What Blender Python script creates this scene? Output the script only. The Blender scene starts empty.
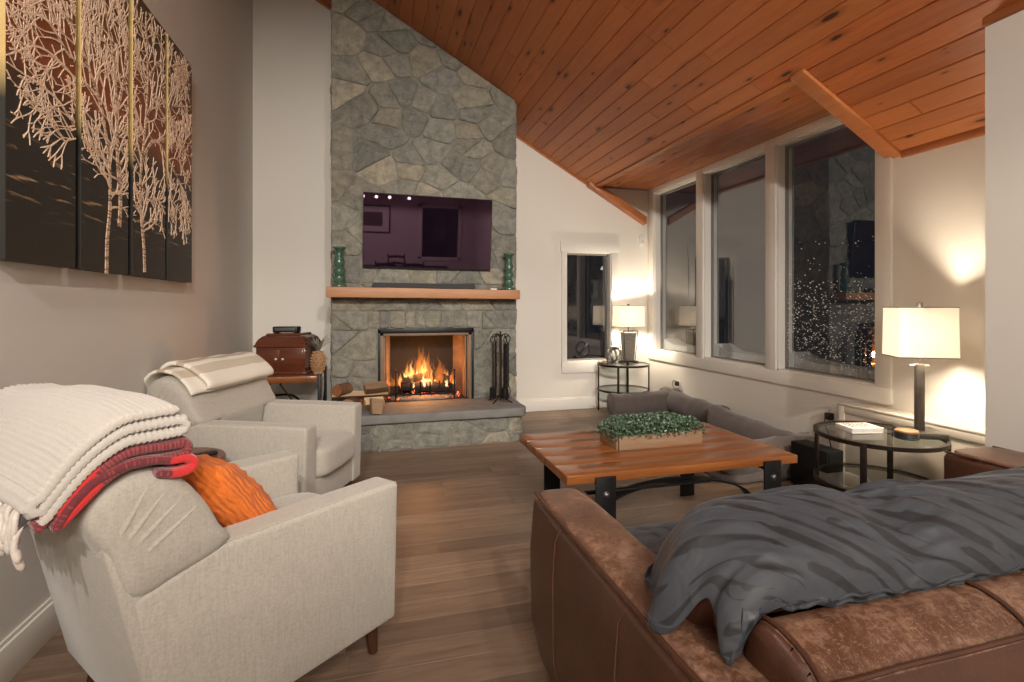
import bpy, bmesh, math, random
from math import sin, cos, pi, radians as R
from mathutils import Vector, Matrix, noise
random.seed(7)
C = bpy.context.scene.collection
sc = bpy.context.scene

# ------------------------------------------------------------------ helpers
def nz(p, s=1.0): return noise.noise(Vector(p) * s)

def obj(name, bm, mats, parent=None, smooth=True, angle=40, loc=None, rot=None):
    me = bpy.data.meshes.new(name)
    bmesh.ops.recalc_face_normals(bm, faces=bm.faces[:]) if smooth != 'keep' else None
    bm.to_mesh(me); bm.free()
    if not isinstance(mats, (list, tuple)): mats = [mats]
    for m in mats: me.materials.append(m)
    if smooth:
        me.shade_smooth()
        me.set_sharp_from_angle(angle=R(angle))
    o = bpy.data.objects.new(name, me); C.objects.link(o)
    if parent is not None: o.parent = parent
    if loc is not None: o.location = loc
    if rot is not None: o.rotation_euler = rot
    return o

def tag(o, label=None, cat=None, group=None, kind=None):
    if label: o['label'] = label
    if cat: o['category'] = cat
    if group: o['group'] = group
    if kind: o['kind'] = kind
    return o

def thing(name, label, cat, loc=(0, 0, 0), rz=0, group=None, kind=None):
    o = bpy.data.objects.new(name, None); C.objects.link(o)
    o.empty_display_size = .05
    o.location = loc; o.rotation_euler = (0, 0, rz)
    return tag(o, label, cat, group, kind)

def copy_tree(o, parent=None):
    c = o.copy(); C.objects.link(c)
    if parent is not None: c.parent = parent
    for ch in [x for x in bpy.data.objects if x.parent == o]: copy_tree(ch, c)
    return c

def NB(): return bmesh.new()

def box(bm, x0, x1, y0, y1, z0, z1, bev=0, seg=2, mi=0, M=None):
    r = bmesh.ops.create_cube(bm, size=1)
    vs = r['verts']
    for v in vs:
        v.co = Vector(((x0+x1)/2 + v.co.x*(x1-x0), (y0+y1)/2 + v.co.y*(y1-y0), (z0+z1)/2 + v.co.z*(z1-z0)))
    fs = set(f for v in vs for f in v.link_faces)
    for f in fs: f.material_index = mi
    out = vs
    if bev:
        es = list(set(e for v in vs for e in v.link_edges))
        r = bmesh.ops.bevel(bm, geom=es, offset=bev, segments=seg, affect='EDGES', profile=.5, material=mi)
        out = list(set(r['verts']) | set(v for v in vs if v.is_valid))
    if M is not None:
        for v in out: v.co = M @ v.co
    return out

def prism(bm, pts, a0, a1, plane='xz', bev=0, seg=2, mi=0, M=None):
    def P(p, a):
        if plane == 'xz': return Vector((p[0], a, p[1]))
        if plane == 'yz': return Vector((a, p[0], p[1]))
        return Vector((p[0], p[1], a))
    A = [bm.verts.new(P(p, a0)) for p in pts]; B = [bm.verts.new(P(p, a1)) for p in pts]
    n = len(pts); fs = [bm.faces.new(A), bm.faces.new(B[::-1])]
    for i in range(n):
        j = (i+1) % n
        fs.append(bm.faces.new((A[j], A[i], B[i], B[j])))
    for f in fs: f.material_index = mi
    bmesh.ops.recalc_face_normals(bm, faces=fs)
    out = A + B
    if bev:
        es = list(set(e for f in fs for e in f.edges))
        r = bmesh.ops.bevel(bm, geom=es, offset=bev, segments=seg, affect='EDGES', profile=.5, material=mi)
        out = list(set(r['verts']) | set(v for v in out if v.is_valid))
    if M is not None:
        for v in out: v.co = M @ v.co
    return out

def tube(bm, pts, r, seg=8, closed=False, mi=0, flat=1.0):
    pts = [Vector(p) for p in pts]; n = len(pts)
    rr = r if isinstance(r, (list, tuple)) else [r]*n
    rings = []; up = None
    for i, p in enumerate(pts):
        if closed: t = pts[(i+1) % n] - pts[i-1]
        else: t = pts[min(i+1, n-1)] - pts[max(i-1, 0)]
        if t.length < 1e-9: t = Vector((0, 0, 1))
        t.normalize()
        if up is None:
            up = Vector((0, 0, 1)) if abs(t.z) < .9 else Vector((1, 0, 0))
        a = t.cross(up)
        if a.length < 1e-5: a = t.cross(Vector((0, 1, 0)))
        a.normalize(); b = a.cross(t).normalized(); up = b
        rings.append([bm.verts.new(p + (a*cos(2*pi*k/seg) + b*sin(2*pi*k/seg)*flat)*rr[i]) for k in range(seg)])
    fs = []
    for i in range(n if closed else n-1):
        A, B = rings[i], rings[(i+1) % n]
        for k in range(seg):
            fs.append(bm.faces.new((A[k], A[(k+1) % seg], B[(k+1) % seg], B[k])))
    if not closed:
        fs.append(bm.faces.new(rings[0][::-1])); fs.append(bm.faces.new(rings[-1]))
    for f in fs: f.material_index = mi
    return fs

def lathe(bm, prof, seg=24, c=(0, 0, 0), mi=0, sx=1, sy=1):
    rings = []
    for r, z in prof:
        rings.append([bm.verts.new((c[0]+sx*max(r, 1e-4)*cos(2*pi*k/seg), c[1]+sy*max(r, 1e-4)*sin(2*pi*k/seg), c[2]+z)) for k in range(seg)])
    fs = []
    for A, B in zip(rings, rings[1:]):
        for k in range(seg):
            fs.append(bm.faces.new((A[k], A[(k+1) % seg], B[(k+1) % seg], B[k])))
    fs.append(bm.faces.new(rings[0][::-1])); fs.append(bm.faces.new(rings[-1]))
    for f in fs: f.material_index = mi
    return [v for r in rings for v in r]

def softbox(bm, c, h, n=5, cuts=9, disp=None, M=None, mi=0):
    """superellipsoid cushion; n may be a 3-tuple-free exponent"""
    tb = bmesh.new(); bmesh.ops.create_cube(tb, size=2)
    bmesh.ops.subdivide_edges(tb, edges=tb.edges[:], cuts=cuts, use_grid_fill=True)
    tb.verts.index_update(); mp = [bm.verts.new(v.co) for v in tb.verts]
    for f in tb.faces: bm.faces.new([mp[v.index] for v in f.verts])
    tb.free(); seen = mp
    for v in seen:
        p = v.co.copy()
        k = (abs(p.x)**n + abs(p.y)**n + abs(p.z)**n) ** (1.0/n)
        p /= k
        q = Vector((p.x*h[0], p.y*h[1], p.z*h[2]))
        if disp: q = disp(q, p)
        q += Vector(c)
        v.co = M @ q if M is not None else q
        for f in v.link_faces: f.material_index = mi
    return list(seen)

def spline(pts, n):
    """Catmull-Rom through pts, n samples per span"""
    P = [Vector(p) for p in pts]; out = []
    for i in range(len(P)-1):
        a, b, c, d = P[max(i-1, 0)], P[i], P[i+1], P[min(i+2, len(P)-1)]
        for k in range(n):
            t = k/n
            out.append(.5*((2*b)+(c-a)*t+(2*a-5*b+4*c-d)*t*t+(3*b-a-3*c+d)*t**3))
    out.append(P[-1]); return out

def polyclip(poly, nx, ny, d):
    """keep the side nx*x+ny*y<=d"""
    out = []
    for i in range(len(poly)):
        p, q = poly[i], poly[(i+1) % len(poly)]
        a, b = nx*p[0]+ny*p[1]-d, nx*q[0]+ny*q[1]-d
        if a <= 0: out.append(p)
        if (a < 0 < b) or (b < 0 < a):
            t = a/(a-b); out.append((p[0]+(q[0]-p[0])*t, p[1]+(q[1]-p[1])*t))
    return out

# ------------------------------------------------------------------ materials
class Mat:
    def __init__(s, name):
        s.m = bpy.data.materials.new(name); s.m.use_nodes = True
        s.nt = s.m.node_tree; s.N = s.nt.nodes; s.L = s.nt.links
        s.b = s.N['Principled BSDF']; s.out = s.N['Material Output']
    def n(s, t, **k):
        o = s.N.new(t)
        for a, v in k.items():
            if a in o.inputs.keys() if isinstance(a, str) else False: o.inputs[a].default_value = v
            else: setattr(o, a, v)
        return o
    def l(s, a, b): s.L.new(a, b)
    def coord(s, kind='Object', scale=(1, 1, 1), rot=(0, 0, 0), loc=(0, 0, 0)):
        tc = s.N.new('ShaderNodeTexCoord'); mp = s.N.new('ShaderNodeMapping')
        mp.inputs['Scale'].default_value = scale; mp.inputs['Rotation'].default_value = rot; mp.inputs['Location'].default_value = loc
        s.l(tc.outputs[kind], mp.inputs[0]); return mp.outputs[0]
    def noise(s, vec, scale, detail=3, rough=.5, dist=0):
        t = s.N.new('ShaderNodeTexNoise'); t.inputs['Scale'].default_value = scale; t.inputs['Detail'].default_value = detail
        t.inputs['Roughness'].default_value = rough; t.inputs['Distortion'].default_value = dist
        s.l(vec, t.inputs['Vector']); return t.outputs['Fac']
    def ramp(s, fac, stops, interp='LINEAR'):
        r = s.N.new('ShaderNodeValToRGB'); r.color_ramp.interpolation = interp
        e = r.color_ramp.elements
        while len(e) < len(stops): e.new(.5)
        for i, (p, c) in enumerate(stops):
            e[i].position = p; e[i].color = (*c, 1) if len(c) == 3 else c
        s.l(fac, r.inputs[0]); return r.outputs[0]
    def mix(s, fac, a, b, mode='MIX'):
        x = s.N.new('ShaderNodeMix'); x.data_type = 'RGBA'; x.blend_type = mode
        for v, i in ((fac, 0), (a, 6), (b, 7)):
            if hasattr(v, 'is_linked') or isinstance(v, bpy.types.NodeSocket): s.l(v, x.inputs[i])
            elif isinstance(v, (int, float)): x.inputs[i].default_value = v
            else: x.inputs[i].default_value = (*v, 1)
        return x.outputs[2]
    def math(s, op, a, b=0.0, clamp=False):
        x = s.N.new('ShaderNodeMath'); x.operation = op; x.use_clamp = clamp
        for i, v in enumerate((a, b)):
            if isinstance(v, bpy.types.NodeSocket): s.l(v, x.inputs[i])
            else: x.inputs[i].default_value = v
        return x.outputs[0]
    def bump(s, h, strength=.3, dist=.01):
        b = s.N.new('ShaderNodeBump'); b.inputs['Strength'].default_value = strength; b.inputs['Distance'].default_value = dist
        s.l(h, b.inputs['Height'])
        cur = s.b.inputs['Normal']
        if cur.is_linked: s.l(cur.links[0].from_socket, b.inputs['Normal'])
        s.l(b.outputs[0], cur)
    def base(s, c): 
        if isinstance(c, bpy.types.NodeSocket): s.l(c, s.b.inputs['Base Color'])
        else: s.b.inputs['Base Color'].default_value = (*c, 1)
    def set(s, **k):
        for a, v in k.items():
            i = s.b.inputs[a.replace('_', ' ')]
            if isinstance(v, bpy.types.NodeSocket): s.l(v, i)
            else: i.default_value = v

def plain(name, c, rough=.5, metal=0.0, var=.12, scale=40, bump=0.0, **k):
    m = Mat(name); v = m.coord()
    f = m.noise(v, scale, 4)
    m.base(m.mix(f, tuple(x*(1-var) for x in c), tuple(min(1, x*(1+var)) for x in c)))
    m.set(Roughness=rough, Metallic=metal, **k)
    if bump: m.bump(f, bump, .004)
    return m.m

def wood(name, c1, c2, axis='x', scale=1.0, rough=.4, avar=.30, knots=False, attr=False, uv=False, c3=None, bump=.08, coat=0.0):
    """grain runs along the axis"""
    m = Mat(name)
    s = {'x': (1.2, 14, 14), 'y': (14, 1.2, 14), 'z': (14, 14, 1.2)}[axis]
    s = tuple(a*scale for a in s)
    if uv: v = m.coord('UV', (1.1*scale, 13*scale, 1))
    else: v = m.coord('Object', s)
    if attr:
        at = m.n('ShaderNodeAttribute', attribute_name='rnd')
        ad = m.N.new('ShaderNodeVectorMath'); ad.operation = 'ADD'
        ml = m.N.new('ShaderNodeVectorMath'); ml.operation = 'SCALE'; ml.inputs['Scale'].default_value = 37.0
        m.l(at.outputs['Color'], ml.inputs[0]); m.l(v, ad.inputs[0]); m.l(ml.outputs[0], ad.inputs[1]); v = ad.outputs[0]
    g1 = m.noise(v, 1.6, 5, .6, .8)
    g2 = m.noise(v, 7, 4, .65, .3)
    f = m.math('ADD', m.math('MULTIPLY', g1, .65), m.math('MULTIPLY', g2, .35))
    col = m.ramp(f, [(.28, c1), (.52, tuple((a+b)/2 for a, b in zip(c1, c2))), (.72, c2)])
    if attr:
        sep = m.N.new('ShaderNodeSeparateColor'); m.l(at.outputs['Color'], sep.inputs[0])
        k = m.math('ADD', m.math('MULTIPLY', sep.outputs[0], avar), 1-avar*.53)
        cc = m.N.new('ShaderNodeCombineColor')
        for i in range(3): m.l(k, cc.inputs[i])
        col = m.mix(1.0, col, cc.outputs[0], 'MULTIPLY')
        if c3: col = m.mix(m.math('MULTIPLY', sep.outputs[1], .45), col, c3)
    if knots:
        kv = m.coord('UV', (2.6, 9.0, 1))
        vo = m.N.new('ShaderNodeTexVoronoi'); vo.voronoi_dimensions = '2D'; vo.inputs['Scale'].default_value = 1.0; vo.inputs['Randomness'].default_value = 1
        if attr:
            ad2 = m.N.new('ShaderNodeVectorMath'); ad2.operation = 'ADD'
            m.l(kv, ad2.inputs[0]); m.l(ml.outputs[0], ad2.inputs[1]); kv = ad2.outputs[0]
        m.l(kv, vo.inputs['Vector'])
        sp = m.N.new('ShaderNodeSeparateColor'); m.l(vo.outputs['Color'], sp.inputs[0])
        sz = m.math('MULTIPLY', m.math('SUBTRACT', sp.outputs[0], .42), .26)   # most cells carry no knot
        kd = m.math('ADD', vo.outputs['Distance'], m.math('MULTIPLY', m.math('SUBTRACT', g2, .5), .12))
        kf = m.math('MULTIPLY', m.math('SUBTRACT', sz, kd), 22, clamp=True)
        halo = m.math('MULTIPLY', m.math('SUBTRACT', m.math('MULTIPLY', sz, 2.6), kd), 4, clamp=True)
        col = m.mix(m.math('MULTIPLY', halo, .55), col, tuple(x*.55 for x in c1))
        col = m.mix(kf, col, tuple(x*.17 for x in c1))
    m.base(col); m.set(Roughness=rough)
    if coat: m.set(Coat_Weight=coat, Coat_Roughness=.12)
    if bump: m.bump(f, bump, .004)
    return m.m

def fabric(name, c1, c2, scale=260, rough=.95, bump=.35, sheen=.25):
    m = Mat(name); v = m.coord('Object')
    w1 = m.noise(m.coord('Object', (1, 1, .13)), scale, 3, .75)
    w2 = m.noise(m.coord('Object', (.5, .5, 1)), scale, 2, .7)
    f = m.math('MULTIPLY', m.math('ADD', w1, w2), .5)
    big = m.noise(v, 6, 3)
    col = m.ramp(f, [(.36, c1), (.62, c2)])
    col = m.mix(m.math('MULTIPLY', big, .22), col, tuple(x*.8 for x in c1))
    m.base(col); m.set(Roughness=rough, Sheen_Weight=sheen, Sheen_Roughness=.5)
    m.bump(f, bump, .003)
    return m.m

def leather(name, c1, c2, worn, wear=.5):
    m = Mat(name); v = m.coord('Object')
    n1 = m.noise(v, 7, 6, .62, .6)
    n2 = m.noise(v, 60, 5, .65, .6)
    scr = m.noise(m.coord('Object', (14, 60, 30), (0, 0, .7)), 6, 4, .7, 1.2)
    scr2 = m.noise(m.coord('Object', (60, 14, 30), (0, 0, .4)), 5, 4, .7, 1.2)
    col = m.ramp(n1, [(.3, c1), (.7, c2)])
    w = m.math('MULTIPLY', m.math('SUBTRACT', m.math('ADD', m.math('MULTIPLY', n1, .5), m.math('MULTIPLY', n2, .5)), .64-.22*wear), 6*wear, clamp=True)
    col = m.mix(w, col, worn)
    ss = m.math('MULTIPLY', m.math('SUBTRACT', m.math('MAXIMUM', scr, scr2), .575), 9*wear, clamp=True)
    col = m.mix(m.math('MULTIPLY', ss, .7), col, tuple(min(1, x*1.35) for x in worn))
    m.base(col)
    m.set(Roughness=m.math('ADD', m.math('MULTIPLY', w, .3), .34), Specular_IOR_Level=.5)
    vo = m.N.new('ShaderNodeTexVoronoi'); vo.inputs['Scale'].default_value = 260; m.l(v, vo.inputs['Vector'])
    m.bump(vo.outputs['Distance'], .12, .002); m.bump(n2, .12, .004)
    return m.m

def stone_mat(name):
    m = Mat(name); v = m.coord('Object')
    at = m.n('ShaderNodeAttribute', attribute_name='rnd')
    a = m.noise(v, 14, 6, .68, .4); b = m.noise(v, 70, 5, .7)
    veins = m.noise(m.coord('Object', (1, 1, 2.6), (0, .5, 0)), 10, 5, .7, 1.5)
    col = m.mix(.9, at.outputs['Color'], m.ramp(a, [(.25, (.55, .56, .55)), (.5, (1.15, 1.14, 1.1)), (.75, (1.75, 1.7, 1.58))]), 'MULTIPLY')
    col = m.mix(m.math('MULTIPLY', m.math('SUBTRACT', veins, .56), 4, clamp=True), col, (.40, .39, .36))
    col = m.mix(m.math('MULTIPLY', m.math('SUBTRACT', .42, b), 3, clamp=True), col, (.10, .10, .09))
    m.base(col); m.set(Roughness=.85)
    m.bump(a, .7, .03); m.bump(b, .7, .012)
    return m.m

def emis(name, c, s):
    m = Mat(name); m.base((0, 0, 0)); m.set(Emission_Color=(*c, 1), Emission_Strength=s); return m.m

def wallpaint(name, c):
    m = Mat(name); f = m.noise(m.coord('Object'), 300, 2)
    g = m.noise(m.coord('Object'), 1.2, 2)
    m.base(m.mix(g, tuple(x*.97 for x in c), tuple(min(1, x*1.02) for x in c))); m.set(Roughness=.75, Specular_IOR_Level=.3)
    m.bump(f, .04, .002); return m.m

WALL = wallpaint('wall_paint', (.69, .66, .615))
WALL2 = wallpaint('cream_wall_paint', (.77, .73, .66))
TRIM = wallpaint('trim_paint', (.78, .75, .69))
FABRIC = fabric('oatmeal_tweed', (.365, .335, .285), (.475, .44, .382), 190, bump=.25)
WALNUT = wood('walnut_stain', (.04, .014, .007), (.10, .038, .018), 'z', 1.5, .35)
PINE = wood('knotty_pine', (.33, .088, .022), (.53, .168, .048), uv=True, rough=.42, knots=True, attr=True, c3=(.48, .185, .06), bump=.05)
PINE2 = wood('varnished_pine', (.34, .088, .022), (.48, .150, .044), uv=True, rough=.22, knots=True, attr=True, c3=(.44, .2, .08), bump=.03)
PINETRIM = wood('pine_trim', (.36, .115, .034), (.50, .185, .062), 'y', .8, .4)
OAK = wood('oak_floor_boards', (.12, .078, .052), (.33, .225, .155), uv=True, rough=.5, avar=.62, attr=True, c3=(.13, .085, .06), bump=.05, scale=1.2)
MORTAR = plain('mortar', (.235, .225, .19), .95, scale=60, bump=.5)
STONE = stone_mat('field_stone')
SLAB = plain('bluestone_slab', (.19, .185, .175), .8, scale=9, var=.35, bump=.5)
MANTELW = wood('mantel_fir', (.34, .15, .065), (.52, .27, .13), 'x', 1.0, .55)
TABLEW = wood('reclaimed_pine_top', (.15, .046, .012), (.31, .108, .031), 'x', 1.0, .28, coat=.3, bump=.015)
PLANTERW = wood('planter_wood', (.19, .11, .06), (.32, .20, .12), 'x', 1.3, .6)
BLACKM = plain('blackened_steel', (.018, .018, .019), .45, .7, var=.3, scale=25, bump=.06)
BRONZE = plain('dark_bronze', (.035, .026, .02), .4, .8, var=.3)
BLACKP = plain('black_plastic', (.012, .011, .011), .45)
NICKEL = plain('brushed_nickel', (.42, .40, .37), .3, 1.0)
IRON = plain('wrought_iron', (.012, .011, .010), .55, .5, var=.3)
LEATHER = leather('brown_leather', (.052, .019, .010), (.090, .034, .018), (.14, .058, .033), .3)
LEATHERW = leather('worn_leather', (.070, .029, .016), (.155, .070, .040), (.33, .195, .128), .75)
STITCH = plain('leather_stitching', (.13, .06, .035), .7)
CHARF = fabric('grey_brown_canvas', (.075, .058, .053), (.125, .10, .092), 200)
GREENG = plain('green_glaze', (.05, .108, .072), .25, var=.4, scale=25, Coat_Weight=.6, Coat_Roughness=.1)
MAHOG = wood('mahogany_case', (.065, .016, .007), (.15, .042, .018), 'x', 1.2, .25, coat=.5)
BARK = plain('log_bark', (.12, .06, .03), .95, scale=18, var=.5, bump=.9)
SPLIT = wood('split_log', (.50, .33, .18), (.72, .52, .32), 'x', 1.2, .85, bump=.4)
SPLITD = wood('weathered_split', (.20, .12, .07), (.38, .25, .15), 'x', 1.2, .9, bump=.5)
CHARL = plain('charred_log', (.02, .014, .012), .95, scale=20, var=.6, bump=.8)
PAPER = plain('white_paper', (.75, .72, .66), .7)

def glass_mat(name, ior=1.6, tint=(1, 1, 1), specks=False):
    m = Mat(name); m.N.remove(m.b)
    tr = m.N.new('ShaderNodeBsdfTransparent'); tr.inputs[0].default_value = (*tint, 1)
    gl = m.N.new('ShaderNodeBsdfGlossy'); gl.inputs['Roughness'].default_value = 0.0
    fr = m.N.new('ShaderNodeFresnel'); fr.inputs[0].default_value = ior
    mx = m.N.new('ShaderNodeMixShader'); ge = m.N.new('ShaderNodeNewGeometry'); m.l(m.math('MULTIPLY', fr.outputs[0], m.math('SUBTRACT', 1.0, ge.outputs['Backfacing'])), mx.inputs[0]); m.l(tr.outputs[0], mx.inputs[1]); m.l(gl.outputs[0], mx.inputs[2])
    res = mx.outputs[0]
    if specks:
        v = m.coord('Object')
        v0 = m.coord('Object', (0, 1, 1))
        vo = m.N.new('ShaderNodeTexVoronoi'); vo.inputs['Scale'].default_value = 82; m.l(v0, vo.inputs['Vector'])
        sp = m.N.new('ShaderNodeSeparateColor'); m.l(vo.outputs['Color'], sp.inputs[0])
        sx = m.N.new('ShaderNodeSeparateXYZ'); m.l(v, sx.inputs[0])
        # flakes gather in a drift across the lower middle of the pane
        hz = m.math('ABSOLUTE', m.math('SUBTRACT', sx.outputs[2], .38))
        dens = m.math('ADD', m.math('MULTIPLY', m.math('SUBTRACT', .40, hz), 1.2, clamp=True), m.math('MULTIPLY', m.math('SUBTRACT', 1.25, sx.outputs[2]), .07, clamp=True))
        dens = m.math('MULTIPLY', dens, m.math('ADD', m.noise(v, 5, 3), .25))
        on = m.math('LESS_THAN', sp.outputs[0], dens)
        r = m.math('LESS_THAN', vo.outputs['Distance'], m.math('ADD', m.math('MULTIPLY', sp.outputs[1], .30), .12))
        df = m.N.new('ShaderNodeBsdfDiffuse'); df.inputs[0].default_value = (.9, .9, .88, 1)
        m2 = m.N.new('ShaderNodeMixShader'); m.l(m.math('MULTIPLY', on, r), m2.inputs[0]); m.l(res, m2.inputs[1]); m.l(df.outputs[0], m2.inputs[2]); res = m2.outputs[0]
    m.l(res, m.out.inputs[0]); return m.m
PANE = glass_mat('window_glass', 3.0, (.92, .94, .95))
PANES = glass_mat('snow_flecked_glass', 3.0, (.92, .94, .95), True)
TGLASS = glass_mat('table_glass', 1.45, (.86, .90, .88))
SNOW = plain('snow', (.80, .80, .78), .9, bump=.3)

# ------------------------------------------------------------------ camera
cam = bpy.data.objects.new('camera', bpy.data.cameras.new('camera')); C.objects.link(cam)
FPX = 515.0
cam.data.sensor_width = 36; cam.data.lens = 36*FPX/1024; cam.data.shift_y = -36/1024
cam.location = (0, 0, 1.22); YAW = math.atan(140/FPX)
cam.rotation_euler = (R(90), 0, -YAW); cam.data.clip_start = .02
sc.camera = cam

# ------------------------------------------------------------------ room
XL, XR, YB, YF = -1.15, 3.259, 5.645, -4.2
XN = 2.69                       # wall end beside the sofa
SL = .572                       # roof slope
def zc(x): return 2.19 + SL*(XR - x)
def struct(name, bm, m, parent=None, **k):
    o = obj(name, bm, m, parent, **k); o['kind'] = 'structure'
    return o

def boards(bm, org, eL, eW, nrm, length, rows, bw, th=.016, cham=.004, lmin=1.4, lmax=3.2, rng=None, clip=None):
    """boards along eL laid side by side along eW; top face towards nrm"""
    rng = rng or random.Random(3)
    uvl = bm.loops.layers.uv.verify(); cl = bm.loops.layers.float_color.get('rnd') or bm.loops.layers.float_color.new('rnd')
    org, eL, eW, nrm = Vector(org), Vector(eL), Vector(eW), Vector(nrm)
    for r in range(rows):
        spans = clip(r) if clip else [(0, length)]
        for s0, s1 in spans:
            a = s0
            while a < s1 - 1e-6:
                b = min(s1, a + rng.uniform(lmin, lmax))
                if a == s0: b = min(s1, a + rng.uniform(.3, lmax))
                if s1 - b < .35: b = s1
                w0, w1 = r*bw, (r+1)*bw
                col = (rng.random(), rng.random(), rng.random(), 1); off = rng.random()*7
                def P(l, w, h): return org + eL*l + eW*w + nrm*h
                c = cham
                base = [P(a, w0, -th), P(b, w0, -th), P(b, w1, -th), P(a, w1, -th)]
                mid = [P(a, w0, -c), P(b, w0, -c), P(b, w1, -c), P(a, w1, -c)]
                top = [P(a+c*.5, w0+c, 0), P(b-c*.5, w0+c, 0), P(b-c*.5, w1-c, 0), P(a+c*.5, w1-c, 0)]
                V = [[bm.verts.new(p) for p in q] for q in (base, mid, top)]
                fs = [bm.faces.new(V[2]), bm.faces.new(V[0][::-1])]
                for A, B in ((V[0], V[1]), (V[1], V[2])):
                    for i in range(4):
                        j = (i+1) % 4; fs.append(bm.faces.new((A[i], A[j], B[j], B[i])))
                for f in fs:
                    for lp in f.loops:
                        d = lp.vert.co - org
                        lp[uvl].uv = (d.dot(eL)+off, d.dot(eW)); lp[cl] = col
                a = b

# floor
bm = NB()
boards(bm, (XL-.1, YF, 0), (1, 0, 0), (0, 1, 0), (0, 0, 1), XR-XL+.3, int((YB-YF+.2)/.127)+1, .127, .015, .0009, .7, 1.9, random.Random(11))
struct('floor', bm, OAK, smooth=False)
# ceiling
bm = NB()
ca = math.atan(SL); eW = Vector((-cos(ca), 0, sin(ca))); nrm = Vector((-sin(ca), 0, -cos(ca)))
DX0, DY0, DY1 = 2.50, 2.60, YB          # dormer opening: X>DX0, Y in DY0..DY1
BWc = .124
rows_d = 6
def cclip(r):
    return [(0, DY0-YF)] if r <= rows_d else [(0, YB-YF)]
boards(bm, (XR, YF, 2.19), (0, 1, 0), eW, nrm, YB-YF, int((XR-XL)/cos(ca)/BWc)+2, BWc, .018, .0065, 2.6, 5.2, random.Random(5), cclip)
struct('ceiling', bm, PINE, smooth=False)
XO = XR - (rows_d+1)*BWc*cos(ca)        # true edge of the opening
ZD = 2.618
bm = NB()
boards(bm, (XR+.14, DY0-.03, ZD), (0, 1, 0), (-1, 0, 0), (0, 0, -1), YB-DY0+.03, 9, .0988, .018, .0045, 1.2, 3.0, random.Random(9))
struct('ceiling_dormer', bm, PINE2, smooth=False)
# opening trims
bm = NB()
zo = zc(XO)
box(bm, XO-.004, XO+.075, DY0+.015, YB-.001, ZD-.016, ZD+.004, .003)
struct('trim_1', bm, PINETRIM)
def slopebeam(y0, y1, x0, x1, t):
    bm = NB()
    prism(bm, [(x0, zc(x0)+.05), (x1, zc(x1)+.05), (x1, zc(x1)-t), (x0, zc(x0)-t)], y0, y1, 'xz', .003)
    return bm
struct('trim_2', slopebeam(DY0-.09, DY0+.015, XO-.02, XR-.001, .022), PINETRIM)
struct('trim_3', slopebeam(YB-.105, YB-.001, XO-.06, XR-.075, .04), PINETRIM)
bm = NB(); prism(bm, [(XL, zc(XL)), (XO-.05, zc(XO-.05)), (XO-.05, zc(XO-.05)-.022), (XL, zc(XL)-.022)], YB-.018, YB-.001, 'xz')
struct('trim_4', bm, PINETRIM)
bm = NB(); box(bm, XR-.02, XR-.001, YF, DY0-.09, 2.155, 2.205, .003); struct('trim_5', bm, PINETRIM)
# dormer cheek (triangle between main slope and dormer ceiling)
bm = NB(); prism(bm, [(XO, zc(XO)), (XR, zc(XR)), (XR, ZD), (XO, ZD)], DY0-.06, DY0-.02, 'xz'); struct('wall_cheek', bm, WALL2, smooth=False)

# walls
bm = NB(); box(bm, XL-.12, XL, YF, YB+.12, -.02, zc(XL)+.2); struct('wall_left', bm, WALL, smooth=False)
BWX0, BWX1, BWZ0, BWZ1 = 2.19, 2.765, .55, 1.845      # back window rough opening
bm = NB()
def colm(x0, x1, z0, z1=None):
    if z1 is None: prism(bm, [(x0, z0), (x1, z0), (x1, max(zc(x1), ZD)+.03), (x0, max(zc(x0), ZD)+.03)], YB, YB+.16, 'xz')
    else: prism(bm, [(x0, z0), (x1, z0), (x1, z1), (x0, z1)], YB, YB+.16, 'xz')
colm(XL, BWX0, -.02); colm(BWX0, BWX1, -.02, BWZ0); colm(BWX0, XO, BWZ1); colm(XO, BWX1, BWZ1); colm(BWX1, XR+.14, -.02)
struct('wall_back', bm, WALL2, smooth=False)
# right wall with three window openings
WZ0, WZ1 = .675, 2.555
WIN = [(4.65, 5.49), (3.676, 4.538), (2.683, 3.564)]
bm = NB()
def rw(y0, y1, z0, z1): box(bm, XR, XR+.14, y0, y1, z0, z1)
rw(YF, 2.683, -.02, 2.2); rw(DY0-.09, 2.683, 2.2, ZD+.03); rw(5.49, YB, -.02, ZD+.03)
rw(2.683, 5.49, -.02, WZ0); rw(2.683, 5.49, WZ1, ZD+.03)
for a, b in ((3.564, 3.676), (4.538, 4.65)): rw(a, b, WZ0, WZ1)
struct('wall_right', bm, WALL2, smooth=False)
bm = NB(); prism(bm, [(XL-.12, -.02), (XR+.14, -.02), (XR+.14, 2.22), (XL-.12, zc(XL)+.2)], YF-.12, YF, 'xz'); struct('wall_front', bm, WALL, smooth=False)
# wall end that juts in beside the sofa, and the low half wall running on from it
NEARW = wallpaint('pale_grey_wall_paint', (.72, .69, .63))
bm = NB(); prism(bm, [(XN, -.02), (XR, -.02), (XR, 2.19), (XN, zc(XN))], YF, 1.695, 'xz'); struct('wall_partition', bm, NEARW, smooth=False)
bm = NB(); prism(bm, [(XN-.012, zc(XN)-.028), (XN+.03, zc(XN)-.045), (XN+.03, zc(XN)+.02), (XN-.012, zc(XN)+.02)], YF, 1.70, 'xz', .003); struct('trim_6', bm, PINETRIM)
rc = thing('radiator_cover', 'low cream panelled cover standing along the wall under the lamp', 'radiator cover', (3.18, 2.27, 0))
RCM = wallpaint('cover_paint', (.60, .55, .47))
bm = NB(); box(bm, -.078, .078, -.55, .556, 0, .535, .003); obj('cabinet', bm, RCM, rc)
bm = NB(); box(bm, -.088, .079, -.55, .566, .535, .55, .003); obj('top_board', bm, RCM, rc)
bm = NB()
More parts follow.
